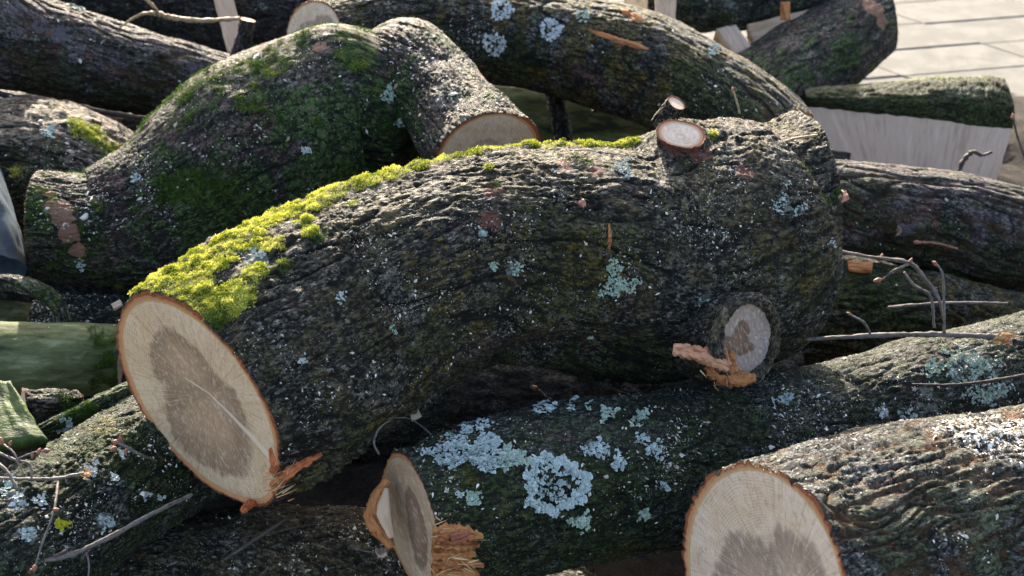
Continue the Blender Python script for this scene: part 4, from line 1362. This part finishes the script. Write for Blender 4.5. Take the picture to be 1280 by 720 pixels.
# torn wood on the cut end and the loose flap to its left
parts = [small_tube([on(DP, 541, 668 + 11 * k, .003), on(DP, 560, 666 + 12 * k, .005), on(DP, 585, 667 + 12 * k, .004), on(DP, 604 - (k % 3) * 5, 670 + 12 * k, .0)],
                    [.010, .011, .010, .004], sides=16, per=10, knob=.6, seed=20 + k, flat=.7) for k in range(5)]
tube_obj('torn_wood', parts, M['torn_orange'], DP['root'], DP['loc'])
splinters('splinters', on(DP, 556, 664, .012), camvec(.9, .15, .1), 22, .018, .0010, .009, M['splinter'], DP['root'], DP['loc'], seed=8)
splinters('splinters', on(DP, 572, 700, .012), camvec(.95, -.1, .1), 60, .028, .0012, .016, M['splinter'], DP['root'], DP['loc'], seed=9)
flap = [small_tube([V(484, 598, 1.985), V(472, 625, 1.98), V(470, 652, 1.98), V(490, 684, 1.98)], [.005, .012, .014, .006], sides=18, per=10, knob=.35, seed=31, flat=.7)]
tube_obj('bark_flap', flap, M['torn_orange'], DP['root'], DP['loc'])
fl2 = [small_tube([V(483, 610, 1.972), V(480, 640, 1.966), V(490, 672, 1.97)], [.003, .010, .005], sides=14, per=8, knob=.15, seed=33, flat=.5)]
tube_obj('split_wood', fl2, M['split_tan'], DP['root'], DP['loc'])

# ---- Q: front right log
stQ = [(932, 577, 968, 875, 1.80), (1020, 556, 1062, 860, 1.86), (1120, 530, 1165, 840, 1.93), (1220, 514, 1265, 830, 2.00), (1340, 498, 1380, 820, 2.08), (1450, 480, 1490, 800, 2.15)]
DQ = log('grey log at the bottom right with wavy rust-edged ridges and a wide cut face',
         stQ, 'bark_grey', cut=('cut_pale', None), n0=camvec(-.72, -.14, .66, (950, 720)), res=(380, 300), bark=WAVY, seed=12.6,
         masks=dict(lich=[(945, 570, 14, .5)], green=[(1180, 640, 40, .9), (1240, 620, 40, .9), (1130, 690, 40, .8), (1240, 690, 40, .9), (1080, 640, 20, .6)], tan=[(1230, 530, 40, .8), (1270, 530, 30, .8), (1180, 535, 24, .5)]), saw=4200, sawsize=.0013, pith=(-.1, .0), oval=.02, sawup=.25)  # tan at the upper right is a painted sunlit patch
chips(DQ, blob_mask(DQ, [(1225, 535, 50, 1), (1262, 530, 40, 1), (1200, 530, 26, .8)]), 1500, .0026, M['chip'], DQ['root'], DQ['loc'], seed=77, name='sunlit_crumbs', lo=.35)  # crumbs kept pale to add to the painted sunlit patch
splinters('torn_bark', V(1062, 690, 1.79), camvec(.6, -.6, .2), 44, .022, .0018, .014, M['splinter'], DQ['root'], DQ['loc'], seed=12, dirj=.8)
tb = [small_tube([V(1038, 655, 1.80), V(1052, 680, 1.79), V(1062, 715, 1.785)], [.004, .008, .010], sides=16, per=10, knob=.6, seed=41)]
tube_obj('torn_wood', tb, M['torn_red'], DQ['root'], DQ['loc'])

# ---- R: lower-left log
DR = log('dark mossy log in the lower left corner, under the bud-tipped twigs',
         [(-90, 640, -20, 830, 1.98), (0, 590, 70, 770, 2.04), (100, 530, 170, 690, 2.14), (200, 470, 260, 625, 2.26), (300, 430, 350, 570, 2.38)], 'bark_lichen', res=(300, 210),
         bark=ROUGH, seed=13.3, masks=dict(lich=[(20, 625, 18, .6), (110, 590, 14, .6), (30, 670, 14, .5), (130, 650, 12, .6)], green=[(120, 540, 60, 1.1), (60, 570, 50, .9), (200, 600, 50, .5)], yel=[(130, 530, 30, .5)]),
         saw=1900, sawsize=.0016, mossn=4500, mossize=.0036, sawup=.3)
for i, (x, y, r, mt, n) in enumerate([(78, 654, 8, 'lichen_yellow', 22), (132, 653, 10, 'lichen_blue', 22), (35, 668, 10, 'lichen_blue', 18), (115, 588, 8, 'lichen_grey', 12), (12, 610, 12, 'lichen_blue', 24), (25, 628, 9, 'lichen_grey', 14),
                                      (182, 620, 5, 'lichen_grey', 8), (200, 622, 4, 'lichen_blue', 6), (155, 568, 6, 'lichen_grey', 8), (142, 595, 5, 'lichen_grey', 7), (50, 625, 8, 'lichen_grey', 10)]):
    lichen(DR, x, y, r, M[mt], DR['root'], DR['loc'], n=n, seed=140 + i, lobe=.0034)

# ---- S: bottom dark log
DS = log('blackish log along the bottom edge, below the oval cut face, sprinkled with sawdust',
         [(-60, 690, -40, 860, 2.22), (120, 655, 130, 850, 2.24), (300, 632, 300, 850, 2.27), (470, 640, 470, 860, 2.30), (640, 690, 640, 900, 2.33), (900, 760, 900, 960, 2.38)], 'bark_main', res=(300, 180),
         bark=ROUGH, seed=14.4, saw=5500, sawsize=.0019, sawup=.2)

# ---- T: smooth green pole
DT = log('smooth barkless greenish pole lying level at the left edge, its right end dark with moss',
         [(-120, 398, -120, 492, 2.40), (-20, 400, -20, 494, 2.42), (70, 402, 70, 496, 2.44), (150, 406, 150, 494, 2.46)], 'green_pole', res=(160, 110),
         bark=dict(lump=.003, lumpf=6, fur=.0006, furw=.01, stretch=8, plate=0, fine=.0004, fiss=.0015), seed=15.5, saw=60, name='pole', cat='pole')
mk = blob_mask(DT, [(135, 430, 30, 1), (140, 470, 30, 1), (128, 450, 26, 1), (150, 450, 30, 1)])
moss_shoots(DT, mk, 5000, .0035, M['moss_dark'], DT['root'], DT['loc'], seed=31, blades=4)

# ---- U: arched mossy branch and short round ones behind the pole
log('short mossy log end behind the green pole, at the left edge',
    [(-60, 372, -60, 432, 2.66), (0, 374, 0, 432, 2.66), (40, 380, 40, 434, 2.68), (64, 388, 64, 434, 2.70)], 'green_pole', res=(90, 70), seed=16.1, mossn=900)
DU = log('arched thick mossy branch curving down at the left, over the green pole',
         [(-60, 346, -60, 366, 2.52), (0, 343, 0, 364, 2.50), (34, 347, 28, 368, 2.48), (66, 362, 52, 378, 2.47), (84, 384, 66, 392, 2.46), (90, 412, 68, 412, 2.46)], 'bark_green', res=(140, 60),
         bark=dict(lump=.004, fur=.001, furw=.008, plate=.0006, platew=.01, fine=.0012), seed=17.7, mossn=1600, mossize=.0035, name='branch', cat='branch')
# thin mossy branch below the pole
DX = log('thin mossy branch slanting up from the lower left log to the oval cut face',
         [(30, 540, 40, 562, 2.16), (70, 518, 80, 540, 2.17), (120, 494, 128, 516, 2.20), (170, 470, 178, 494, 2.24)], 'bark_green', res=(120, 60),
         bark=dict(lump=.004, fur=.001, furw=.008, plate=.0006, platew=.01, fine=.0012), seed=18.8, mossn=3500, mossize=.004, masks=dict(green=[(100, 515, 80, 1)]), name='branch', cat='branch')
lichen(DX, 84, 530, 11, M['lichen_blue'], DX['root'], DX['loc'], n=20, seed=171, lobe=.004)
log('dark stubby branch end between the green pole and the green slab',
    [(24, 486, 34, 522, 2.26), (60, 484, 64, 520, 2.28), (95, 490, 95, 520, 2.32)], 'bark_green', res=(70, 60), seed=19.3, mossn=700, name='branch', cat='branch')
log('dark rubble-strewn log filling the gap between the mossy log and the green pole',
    [(60, 360, 60, 470, 2.66), (130, 366, 130, 470, 2.64), (220, 380, 220, 470, 2.6)], 'bark_lichen', res=(100, 90), seed=20.3, saw=900, sawsize=.002)

# ---- logs in the gaps; the dark fillers are added to block light
log('added dark log filling the gap between the purplish grey log and the humped mossy one',
    [(-60, 100, -60, 270, 3.38), (100, 108, 100, 272, 3.38), (240, 116, 240, 274, 3.38), (380, 120, 380, 274, 3.38)], 'bark_shaded', res=(100, 70), seed=28.4)
log('added low log shading the hollow under the middle of the largest log',
    [(340, 420, 340, 620, 2.74), (560, 412, 560, 610, 2.74), (760, 408, 760, 600, 2.76), (980, 400, 980, 590, 2.80)], 'bark_shaded', res=(130, 90), seed=30.4)
log('dark filler log low behind the oval cut face, at the left',
    [(60, 470, 60, 620, 2.55), (200, 460, 200, 610, 2.56), (360, 450, 360, 600, 2.58)], 'bark_shaded', res=(110, 80), seed=22.4)
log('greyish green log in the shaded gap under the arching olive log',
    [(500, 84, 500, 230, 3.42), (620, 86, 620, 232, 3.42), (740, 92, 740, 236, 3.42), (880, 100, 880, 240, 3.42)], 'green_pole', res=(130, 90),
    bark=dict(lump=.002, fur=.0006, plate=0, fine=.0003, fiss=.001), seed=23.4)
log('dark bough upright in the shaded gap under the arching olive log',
    [(676, 96, 700, 96, 3.24), (682, 125, 706, 125, 3.22), (690, 150, 712, 152, 3.2), (694, 182, 720, 186, 3.18)], 'bark_shaded', res=(60, 50), seed=24.4, name='branch', cat='branch')
log('unlit filler log beneath the mossy log at the left, behind the rubble',
    [(-60, 300, -60, 420, 2.95), (100, 310, 100, 430, 2.95), (300, 320, 300, 460, 2.95), (480, 330, 480, 480, 2.95)], 'bark_shaded', res=(120, 80), seed=25.4)
log('unlit filler log low under the furrowed right-hand log',
    [(1000, 300, 1000, 420, 3.1), (1150, 310, 1150, 440, 3.1), (1300, 330, 1300, 470, 3.1), (1420, 350, 1420, 480, 3.1)], 'bark_shaded', res=(100, 70), seed=26.4)
log('shaded filler log low behind the split half-log at the right',
    [(800, 170, 810, 300, 3.4), (930, 170, 930, 300, 3.4), (1060, 190, 1050, 310, 3.35)], 'bark_shaded', res=(100, 70), seed=27.4)


# ---- M: split half log, upper right
def half_log():
    # bark shell from the upper edge line over the back, split face towards the viewer
    top = [(1005, 112, 3.40), (1080, 104, 3.39), (1160, 98, 3.37), (1225, 94, 3.36), (1256, 98, 3.35)]
    edge = [(1003, 134, 3.36), (1080, 142, 3.34), (1160, 150, 3.32), (1225, 158, 3.31), (1266, 162, 3.30)]
    bot = [(1040, 190, 3.34), (1090, 208, 3.32), (1150, 220, 3.31), (1205, 228, 3.30), (1242, 232, 3.29)]
    back = [(1010, 160, 3.62), (1080, 150, 3.62), (1160, 150, 3.60), (1225, 150, 3.58), (1262, 152, 3.56)]
    T_, E_, B_, K_ = [catmull(np.array([V(*p) for p in a]), 120) for a in (top, edge, bot, back)]
    E_ = E_ + UP * (.006 * perlin(E_ * 9) + .003 * perlin(E_ * 45))[:, None]
    B_ = B_ + UP * (.003 * perlin(B_ * 12) + .001 * perlin(B_ * 60))[:, None]
    loc = np.array([E_[:, 0].mean(), E_[:, 1].mean(), B_[:, 2].min()])
    root = thing('split_log', 'half log split lengthwise at the right, pale split face under a mossy bark edge', 'split log', loc)
    # bark: edge -> bulging front -> top -> back
    nv = 60
    mid1 = E_ * .55 + T_ * .45 - FWD * .035
    keys = [E_, mid1, T_, (T_ + K_) / 2 + UP * .012, K_]
    rows = []
    for i in range(nv):
        t_ = i / (nv - 1) * 4
        a_ = min(int(t_), 3)
        f = t_ - a_
        pa, pb, pc, pd_ = keys[max(a_ - 1, 0)], keys[a_], keys[a_ + 1], keys[min(a_ + 2, 4)]
        rows.append(.5 * (2 * pb + (pc - pa) * f + (2 * pa - 5 * pb + 4 * pc - pd_) * f ** 2 + (3 * pb - pa - 3 * pc + pd_) * f ** 3))
    G = np.stack(rows, 1)
    P = G.reshape(-1, 3)
    du = np.gradient(G, axis=0)
    dv = np.gradient(G, axis=1)
    n = unit(np.cross(du, dv)).reshape(-1, 3)
    if (n[:, 2].mean()) < 0:
        n = -n
    L = np.linspace(0, .5, 120)
    ss = np.linspace(0, .26, nv)
    g = np.stack([np.repeat(L, nv), np.tile(ss, 120), np.zeros(120 * nv)], 1) + 40.2
    q = g / .016 * np.array([1 / 5, 1, 1])
    fur = -np.clip(1 - np.abs(perlin(q)) * 2, 0, 1) ** 3
    fine = fbm(g / .008, 3, .6)
    P = P + n * (fur * .004 + fine * .0022 + perlin(g * 14) * .006)[:, None]
    i = np.arange(119)[:, None]
    j = np.arange(nv - 1)[None, :]
    qd = np.stack([i * nv + j, (i + 1) * nv + j, (i + 1) * nv + j + 1, i * nv + j + 1], -1).reshape(-1, 4)
    fn = np.cross(P[qd[500, 1]] - P[qd[500, 0]], P[qd[500, 2]] - P[qd[500, 0]])
    if fn @ n[qd[500, 0]] < 0:
        qd = qd[:, ::-1]
    z = np.zeros(len(P))
    tt = np.tile(np.linspace(0, 1, nv), 120)
    mossy = .6 * sstep(.36, .5, tt)
    link('bark', mesh_np('bark', P - loc, quads=qd, attrs=dict(grain=g, h=np.clip(.6 + fur * .4 + fine * .2, 0, 1), moss=mossy, bare=z, lich=z, green=z + .8)), M['bark_olive'], root)
    # split face
    nw = 34
    ff = np.linspace(0, 1, nw)
    G2 = E_[:, None, :] * (1 - ff)[None, :, None] + B_[:, None, :] * ff[None, :, None]
    # slanting torn left and right ends
    P2 = G2.reshape(-1, 3)
    g2 = np.stack([np.repeat(L, nw), np.tile(ff * .13, 120), z[:120 * nw] if len(z) >= 120 * nw else np.zeros(120 * nw)], 1)
    g2s = np.stack([g2[:, 1], g2[:, 0], g2[:, 2]], 1) + 7.7
    nn = camvec(0, .1, 1)
    P2 = P2 + nn * (fbm(g2s * np.array([14, 60, 1]), 3) * .0012)[:, None]
    j = np.arange(nw - 1)[None, :]
    q2 = np.stack([i * nw + j, i * nw + j + 1, (i + 1) * nw + j + 1, (i + 1) * nw + j], -1).reshape(-1, 4)
    fn = np.cross(P2[q2[500, 1]] - P2[q2[500, 0]], P2[q2[500, 2]] - P2[q2[500, 0]])
    if fn @ nn < 0:
        q2 = q2[:, ::-1]
    link('split_face', mesh_np('split_face', P2 - loc, quads=q2, attrs=dict(grain=g2s)), M['split_wood'], root)
    # right end: sawn end surface between edge, back and bottom
    e = [E_[-1], T_[-1] * 1.0, K_[-1], (K_[-1] + B_[-1]) / 2 - UP * .02, B_[-1]]
    ring = catmull(np.array(e), 40)
    cen = ring.mean(0)
    vv = np.vstack([ring, ring * .6 + cen * .4, cen[None]])
    m_ = len(ring)
    qq = [(k, k + 1, m_ + k + 1, m_ + k) for k in range(m_ - 1)] + [(m_ - 1, 0, m_, 2 * m_ - 1)]
    tr = [(m_ + k, m_ + (k + 1) % m_, 2 * m_) for k in range(m_)]
    vv = vv + RIGHT * (perlin(vv * 60) * .004)[:, None]
    link('cut_face', mesh_np('cut_face', vv - loc, quads=np.array(qq), tris=np.array(tr), attrs=dict(grain=vv)), M['split_tan'], root)
    # closing underside
    G3 = np.stack([B_, (B_ + K_) / 2 - UP * .03, K_], 1)
    q3 = np.stack([i * 3 + np.arange(2)[None], (i + 1) * 3 + np.arange(2)[None], (i + 1) * 3 + np.arange(2)[None] + 1, i * 3 + np.arange(2)[None] + 1], -1).reshape(-1, 4)
    link('underside', mesh_np('underside', G3.reshape(-1, 3) - loc, quads=q3, attrs=dict(grain=G3.reshape(-1, 3))), M['split_tan'], root)


half_log()


def split_piece(label, outline, d, thick, mat, normal_t=(0, 0, 1), d2=None, name='split_piece', cat='split wood'):
    """a lump of split wood: a quad-ish outline, subdivided, with real thickness and torn relief"""
    a, b, c, e = [V(x, y, dd) for (x, y, dd) in outline]
    n_ = 28
    f = np.linspace(0, 1, n_)
    U_, W_ = np.meshgrid(f, f, indexing='ij')
    front = (a[None, None] * (1 - U_)[..., None] * (1 - W_)[..., None] + b * (U_ * (1 - W_))[..., None] + c * (U_ * W_)[..., None] + e * ((1 - U_) * W_)[..., None])
    nn = unit(np.cross(b - a, e - a))
    if nn @ (CAMP - a) < 0:
        nn = -nn
    la, lb = np.linalg.norm(b - a), np.linalg.norm(e - a)
    ax = 0 if la > lb else 1
    g = np.stack([U_ * la, W_ * lb, 0 * U_], -1).reshape(-1, 3)
    if ax == 1:
        g = g[:, [1, 0, 2]]
    g = g + outline[0][0]
    fr = front.reshape(-1, 3) + nn * (fbm(g * np.array([12, 90, 1]), 3) * .004)[:, None]
    edge = np.minimum(np.minimum(U_, 1 - U_), np.minimum(W_, 1 - W_)).reshape(-1)
    fr = fr + (fr * 0 + (a - b) * .03 * perlin(fr * 60)[:, None]) * (edge < .02)[:, None] - nn * (.004 * (edge < .02))[:, None]
    bk = fr.mean(0) + (fr - fr.mean(0)) * .92 - nn * thick
    v = np.vstack([fr, bk])
    i = np.arange(n_ - 1)[:, None]
    j = np.arange(n_ - 1)[None, :]
    q = np.stack([i * n_ + j, (i + 1) * n_ + j, (i + 1) * n_ + j + 1, i * n_ + j + 1], -1).reshape(-1, 4)
    fn = np.cross(v[q[0, 1]] - v[q[0, 0]], v[q[0, 2]] - v[q[0, 0]])
    if fn @ nn < 0:
        q = q[:, ::-1]
    o = n_ * n_
    border = [i_ * n_ for i_ in range(n_)] + [(n_ - 1) * n_ + j_ for j_ in range(1, n_)] + [i_ * n_ + n_ - 1 for i_ in range(n_ - 2, -1, -1)] + [j_ for j_ in range(n_ - 2, 0, -1)]
    side = [(border[k], border[(k + 1) % len(border)], border[(k + 1) % len(border)] + o, border[k] + o) for k in range(len(border))]
    qq = np.vstack([q, q[:, ::-1] + o, np.array(side)])
    loc = np.array([v[:, 0].mean(), v[:, 1].mean(), v[:, 2].min()])
    ob = link(name, mesh_np(name, v - loc, quads=qq, attrs=dict(grain=np.vstack([g, g]))), mat, None, loc=loc)
    return tag(ob, label, cat)


split_piece('pale narrow split strip of wood standing behind the purplish grey log, top left',
            [(262, -20, 3.42), (287, -20, 3.42), (312, 78, 3.36), (284, 66, 3.36)], 3.4, .03, M['split_tan'])
split_piece('small bright wedge of split wood beside the arching olive log',
            [(896, 34, 3.52), (920, 30, 3.54), (940, 58, 3.50), (920, 68, 3.48)], 3.4, .04, M['split_wood'])
split_piece('pinkish split slab tucked against the top of the dark green upper right log',
            [(932, 30, 3.56), (1030, 6, 3.60), (1028, 24, 3.58), (944, 58, 3.54)], 3.4, .04, M['split_tan'])
split_piece('green-stained slab of bark lying at the left edge below the green pole',
            [(-60, 470, 2.10), (12, 474, 2.12), (60, 548, 2.06), (-60, 562, 2.02)], 2.1, .03, M['leaf_green'], name='bark_slab', cat='bark slab')
split_piece('round pale broken knot end beside the top edge, right of the arching olive log',
            [(818, -6, 3.42), (846, -8, 3.42), (844, 24, 3.40), (820, 22, 3.40)], 3.4, .03, M['split_tan'])
split_piece('reddish sliver of bark upright against the pinkish split slab', [(976, 2, 3.50), (988, 2, 3.50), (988, 26, 3.50), (976, 24, 3.50)], 3.4, .008, M['torn_orange'], name='bark_sliver', cat='bark')
split_piece('red fragment of bark resting on the orange torn end of the lichen-covered log', [(562, 668, 1.868), (584, 662, 1.868), (587, 674, 1.866), (566, 683, 1.866)], 1.9, .006, M['torn_red'], name='bark_fragment', cat='bark')
split_piece('orange sliver of split wood low behind the right end of the largest log', [(1060, 325, 2.74), (1092, 328, 2.74), (1090, 340, 2.73), (1062, 338, 2.73)], 2.7, .01, M['torn_orange'], name='bark_sliver', cat='bark')
split_piece('white wood chip on the rubble left of the oval cut face', [(138, 380, 2.50), (150, 374, 2.50), (152, 382, 2.49), (142, 387, 2.49)], 2.5, .004, M['split_wood'], name='wood_chip', cat='wood chip')
split_piece('pale curled chip standing in the gap above the narrow cut face', [(510, 504, 2.05), (518, 502, 2.05), (527, 520, 2.04), (514, 526, 2.04)], 2.5, .003, M['split_wood'], name='wood_chip', cat='wood chip')
split_piece('pale chip lying on the dark log left of the narrow cut face', [(468, 686, 2.10), (486, 683, 2.10), (484, 692, 2.08), (472, 694, 2.08)], 2.5, .003, M['split_wood'], name='wood_chip', cat='wood chip')
split_piece('pale pinkish chip at the right rim of the largest log', [(1044, 242, 2.30), (1058, 238, 2.30), (1062, 246, 2.29), (1048, 253, 2.29)], 2.5, .004, M['torn_pink'], name='wood_chip', cat='wood chip')


# ---- denim trouser leg at the left edge
def denim():
    k = NT('denim')
    g = k.attr('grain', 'Vector')
    n = k.noise(g, 900, 2, .6)
    n2 = k.noise(g, 30, 4, .6)
    c = k.mix(k.ramp(n2, .35, .65), (.025, .042, .065), (.055, .085, .12))
    c = k.mix(k.math('MULTIPLY', k.ramp(n, .45, .65), .4), c, (.09, .12, .155))
    m = k.fin(c, .9, k.bump(n, .0008))
    D = tube([(-190, -60, -90, -30, 3.05), (-150, 40, -64, 90, 2.9), (-120, 130, -44, 190, 2.78), (-105, 190, -16, 228, 2.72), (-90, 245, 6, 262, 2.66), (-80, 300, 18, 300, 2.62), (-78, 345, 26, 338, 2.60)], 120, 90,
             bark=dict(lump=.006, lumpf=10, fur=0, plate=0, fine=.0004, fiss=0), seed=33.)
    g_ = D['g']
    fold = (1 - np.abs(perlin(g_ * np.array([16, 34, 34]) + g_[:, [1, 2, 0]] * 20))) * .010 * np.clip(.5 + perlin(g_ * 9 + 3), 0, 1)
    finish_tube(D, fold)
    loc = base_loc(D)
    o = build_bark(D, m, None, loc, name='trouser_leg')
    o.location = loc
    tag(o, 'blue-grey denim trouser leg showing at the left edge beside the mossy log', 'trousers')


denim()

# ================================================================== TWIGS
twig('dark bare twig lying under the grey log in the sun at the far left',
     [[(-30, 112, 2.96, 6), (40, 124, 2.94, 6), (90, 134, 2.93, 5.5), (150, 142, 2.95, 5), (200, 150, 3.0, 4)]], M['twig_dark'], seed=1)
twig('crooked tan twig in the sun above the grey log at the top left',
     [[(150, 34, 3.05, 2.5), (172, 20, 3.04, 3), (195, 15, 3.03, 5), (215, 22, 3.04, 5.5), (255, 24, 3.06, 4.5), (300, 23, 3.1, 4)], [(200, 20, 3.03, 4), (188, 6, 3.0, 3.5), (170, -12, 2.98, 3)]],
     M['twig_tan'], seed=2)
twig('long grey twig along the bottom left, rising to the oval cut face',
     [[(-10, 708, 1.94, 5), (40, 703, 1.94, 5), (90, 694, 1.95, 5.5), (140, 672, 1.96, 5), (190, 645, 1.97, 4.5), (240, 618, 2.01, 4)], [(108, 690, 1.95, 2.5), (112, 705, 1.94, 2), (110, 730, 1.93, 2)],
      [(62, 698, 1.95, 3), (80, 688, 1.93, 2.6), (84, 682, 1.93, 1)]], M['twig'], seed=3)
twig('grey twig with pale broken tip and drooping side shoot, on the lower left log',
     [[(-10, 597, 1.99, 3), (30, 597, 1.98, 3.4), (70, 597, 1.98, 3.4), (105, 592, 1.99, 4)], [(73, 600, 1.98, 3), (66, 640, 1.93, 2.6), (52, 680, 1.91, 2.2), (44, 708, 1.90, 2)]], M['twig'],
     buds=[(68, 637, 1.93, .9, -.1, 3.5), (44, 708, 1.90, -.2, .9, 4.5), (40, 712, 1.90, -.7, .6, 3.5)], seed=4, tip=(110, 593, 1.99, .9, 0, 4))
twig('thin reddish budding twigs tangled at the left edge',
     [[(-10, 562, 1.95, 2.6), (15, 572, 1.94, 2.6), (35, 580, 1.94, 2.6), (40, 600, 1.93, 2.6), (28, 622, 1.92, 2.6), (-8, 560, 1.95, 2)][:4], [(-8, 575, 1.96, 3.6), (10, 590, 1.95, 3.6), (22, 612, 1.94, 3.4)],
      [(5, 556, 1.95, 2), (20, 568, 1.94, 2), (30, 595, 1.94, 2)], [(18, 575, 1.94, 1.8), (38, 568, 1.94, 1.8), (56, 563, 1.94, 1.8)]], M['twig'],
     buds=[(2, 554, 1.95, -.3, -.9, 4.5), (12, 556, 1.95, .4, -.9, 3), (56, 564, 1.94, .9, -.2, 4), (48, 567, 1.94, .3, -.8, 4), (40, 568, 1.94, .1, .9, 3), (22, 575, 1.94, .2, .9, 3)], seed=5)
twig('small reddish budded twig on the lower left log, beside the oval cut face',
     [[(146, 553, 2.02, 3), (160, 560, 2.02, 3), (178, 568, 2.03, 2.6), (196, 576, 2.06, 2)]], M['twig'],
     buds=[(146, 553, 2.02, -.8, -.2, 4), (152, 550, 2.02, -.3, -.9, 4), (158, 562, 2.01, -.2, .9, 3.5), (144, 560, 2.02, -.8, .6, 4)], seed=6)
twig('long grey twig with a broken orange tip, lying level across the lower right',
     [[(960, 426, 2.30, 3.4), (1030, 424, 2.30, 4), (1100, 420, 2.30, 5), (1160, 417, 2.30, 5), (1210, 419, 2.31, 5), (1248, 421, 2.31, 6)], [(1088, 418, 2.30, 2.6), (1078, 404, 2.29, 2.6), (1062, 393, 2.28, 2)],
      [(1180, 417, 2.30, 3), (1182, 385, 2.30, 2.6), (1180, 345, 2.30, 2.4), (1170, 330, 2.30, 2.2)]], M['twig'],
     buds=[(1170, 331, 2.30, -.6, -.6, 3.5), (1062, 393, 2.28, -.8, -.5, 2.5)], seed=7, tip=(1254, 424, 2.31, .9, .1, 7))
twig('forked grey twig with red buds reaching out behind the rim of the largest log',
     [[(1050, 314, 2.36, 3), (1085, 320, 2.35, 3.2), (1135, 328, 2.34, 4), (1155, 345, 2.34, 4), (1172, 372, 2.34, 3.6), (1180, 400, 2.35, 3)],
      [(1135, 330, 2.34, 3), (1118, 338, 2.33, 2.6), (1102, 350, 2.33, 2)], [(1130, 340, 2.34, 3), (1142, 358, 2.34, 3), (1165, 372, 2.34, 3), (1168, 410, 2.34, 3)]], M['twig'],
     buds=[(1100, 350, 2.33, -.9, .2, 4.5), (1100, 325, 2.35, -.7, -.3, 4), (1102, 322, 2.35, .2, -.9, 3), (1138, 328, 2.34, .3, -.8, 3.2)], seed=8)
twig('pale straight twig lying in the shade behind the forked grey twig',
     [[(1110, 384, 2.55, 2.4), (1180, 380, 2.54, 2.8), (1260, 379, 2.54, 2.4)]], M['twig'], seed=9)
twig('thin dark twig lying on the lichen-covered log at the right edge',
     [[(1140, 480, 2.20, 1.8), (1190, 482, 2.20, 2.6), (1240, 474, 2.22, 3), (1300, 466, 2.24, 3)]], M['twig_dark'], seed=10)
twig('short yellow twig on the top of the largest log at its right end',
     [[(976, 179, 2.29, 2), (995, 175, 2.285, 2.6), (1022, 169, 2.29, 2.8)]], M['twig_tan'], seed=11)
twig('small upright twig behind the top of the largest log, below the arching log',
     [[(925, 142, 2.44, 2), (920, 128, 2.44, 2), (916, 112, 2.44, 2.2)]], M['twig_tan'], seed=12, buds=[(916, 113, 2.44, 0, -1, 2.5)])
twig('thick dark hooked twig in front of the pale split face',
     [[(1198, 216, 3.05, 5), (1204, 198, 3.05, 5), (1214, 189, 3.05, 4), (1228, 192, 3.05, 3.4), (1240, 190, 3.05, 2.4)]], M['twig_dark'], seed=13)
twig('thin dark stem standing at the right edge beside the split half-log',
     [[(1290, 225, 3.0, 2), (1281, 195, 3.0, 2), (1272, 165, 3.0, 2), (1267, 146, 3.0, 2)]], M['twig_dark'], seed=14, buds=[(1267, 148, 3.0, -.2, -1, 3.5)])
twig('reddish twig lying along the furrowed log at the right',
     [[(1142, 303, 2.76, 3), (1168, 306, 2.76, 2.4), (1197, 311, 2.76, 2.4)]], M['bud'], seed=15)
twig('thin looping grey tendril in the gap above the narrow cut face',
     [[(474, 568, 1.98, 2), (469, 552, 1.97, 2.4), (474, 534, 1.98, 2), (490, 525, 2.0, 1.2), (510, 524, 2.02, 1), (526, 533, 2.04, 1.6), (542, 546, 2.05, 2)]], M['twig'], seed=16)
twig('thin pale twig lying on the dark log beside the narrow cut face', [[(438, 681, 2.1, 1.4), (455, 688, 2.1, 1.6), (474, 690, 2.1, 1.4)]], M['twig'], seed=17)
twig('dark twig lying across the blackish bottom log', [[(280, 700, 2.12, 3), (310, 680, 2.12, 4), (340, 660, 2.12, 4), (358, 648, 2.12, 2)], [(330, 668, 2.12, 2), (380, 655, 2.14, 1.6), (420, 650, 2.16, 1.2)]], M['twig_dark'], seed=18)
twig('pale budded twig end deep in the gap under the largest log', [[(672, 486, 2.4, 2.5), (690, 500, 2.38, 2.5), (702, 505, 2.4, 2)]], M['twig_dark'], seed=19, buds=[(671, 486, 2.4, -.8, -.4, 4.5)])
twig('dark crumpled weed stem in the shaded gap under the arching olive log', [[(716, 122, 3.2, 2), (735, 128, 3.2, 2), (760, 132, 3.2, 2), (790, 136, 3.2, 2)], [(740, 140, 3.2, 3), (752, 134, 3.2, 3), (764, 136, 3.2, 2)]], M['twig_dark'], seed=20)

cam_d.dof.focus_distance = 2.08
print("tris", sum(sum(len(p.vertices) - 2 for p in []) for m in []), "objs", len(bpy.data.objects), "polys", sum(len(o.data.polygons) for o in bpy.data.objects if o.type == 'MESH'))
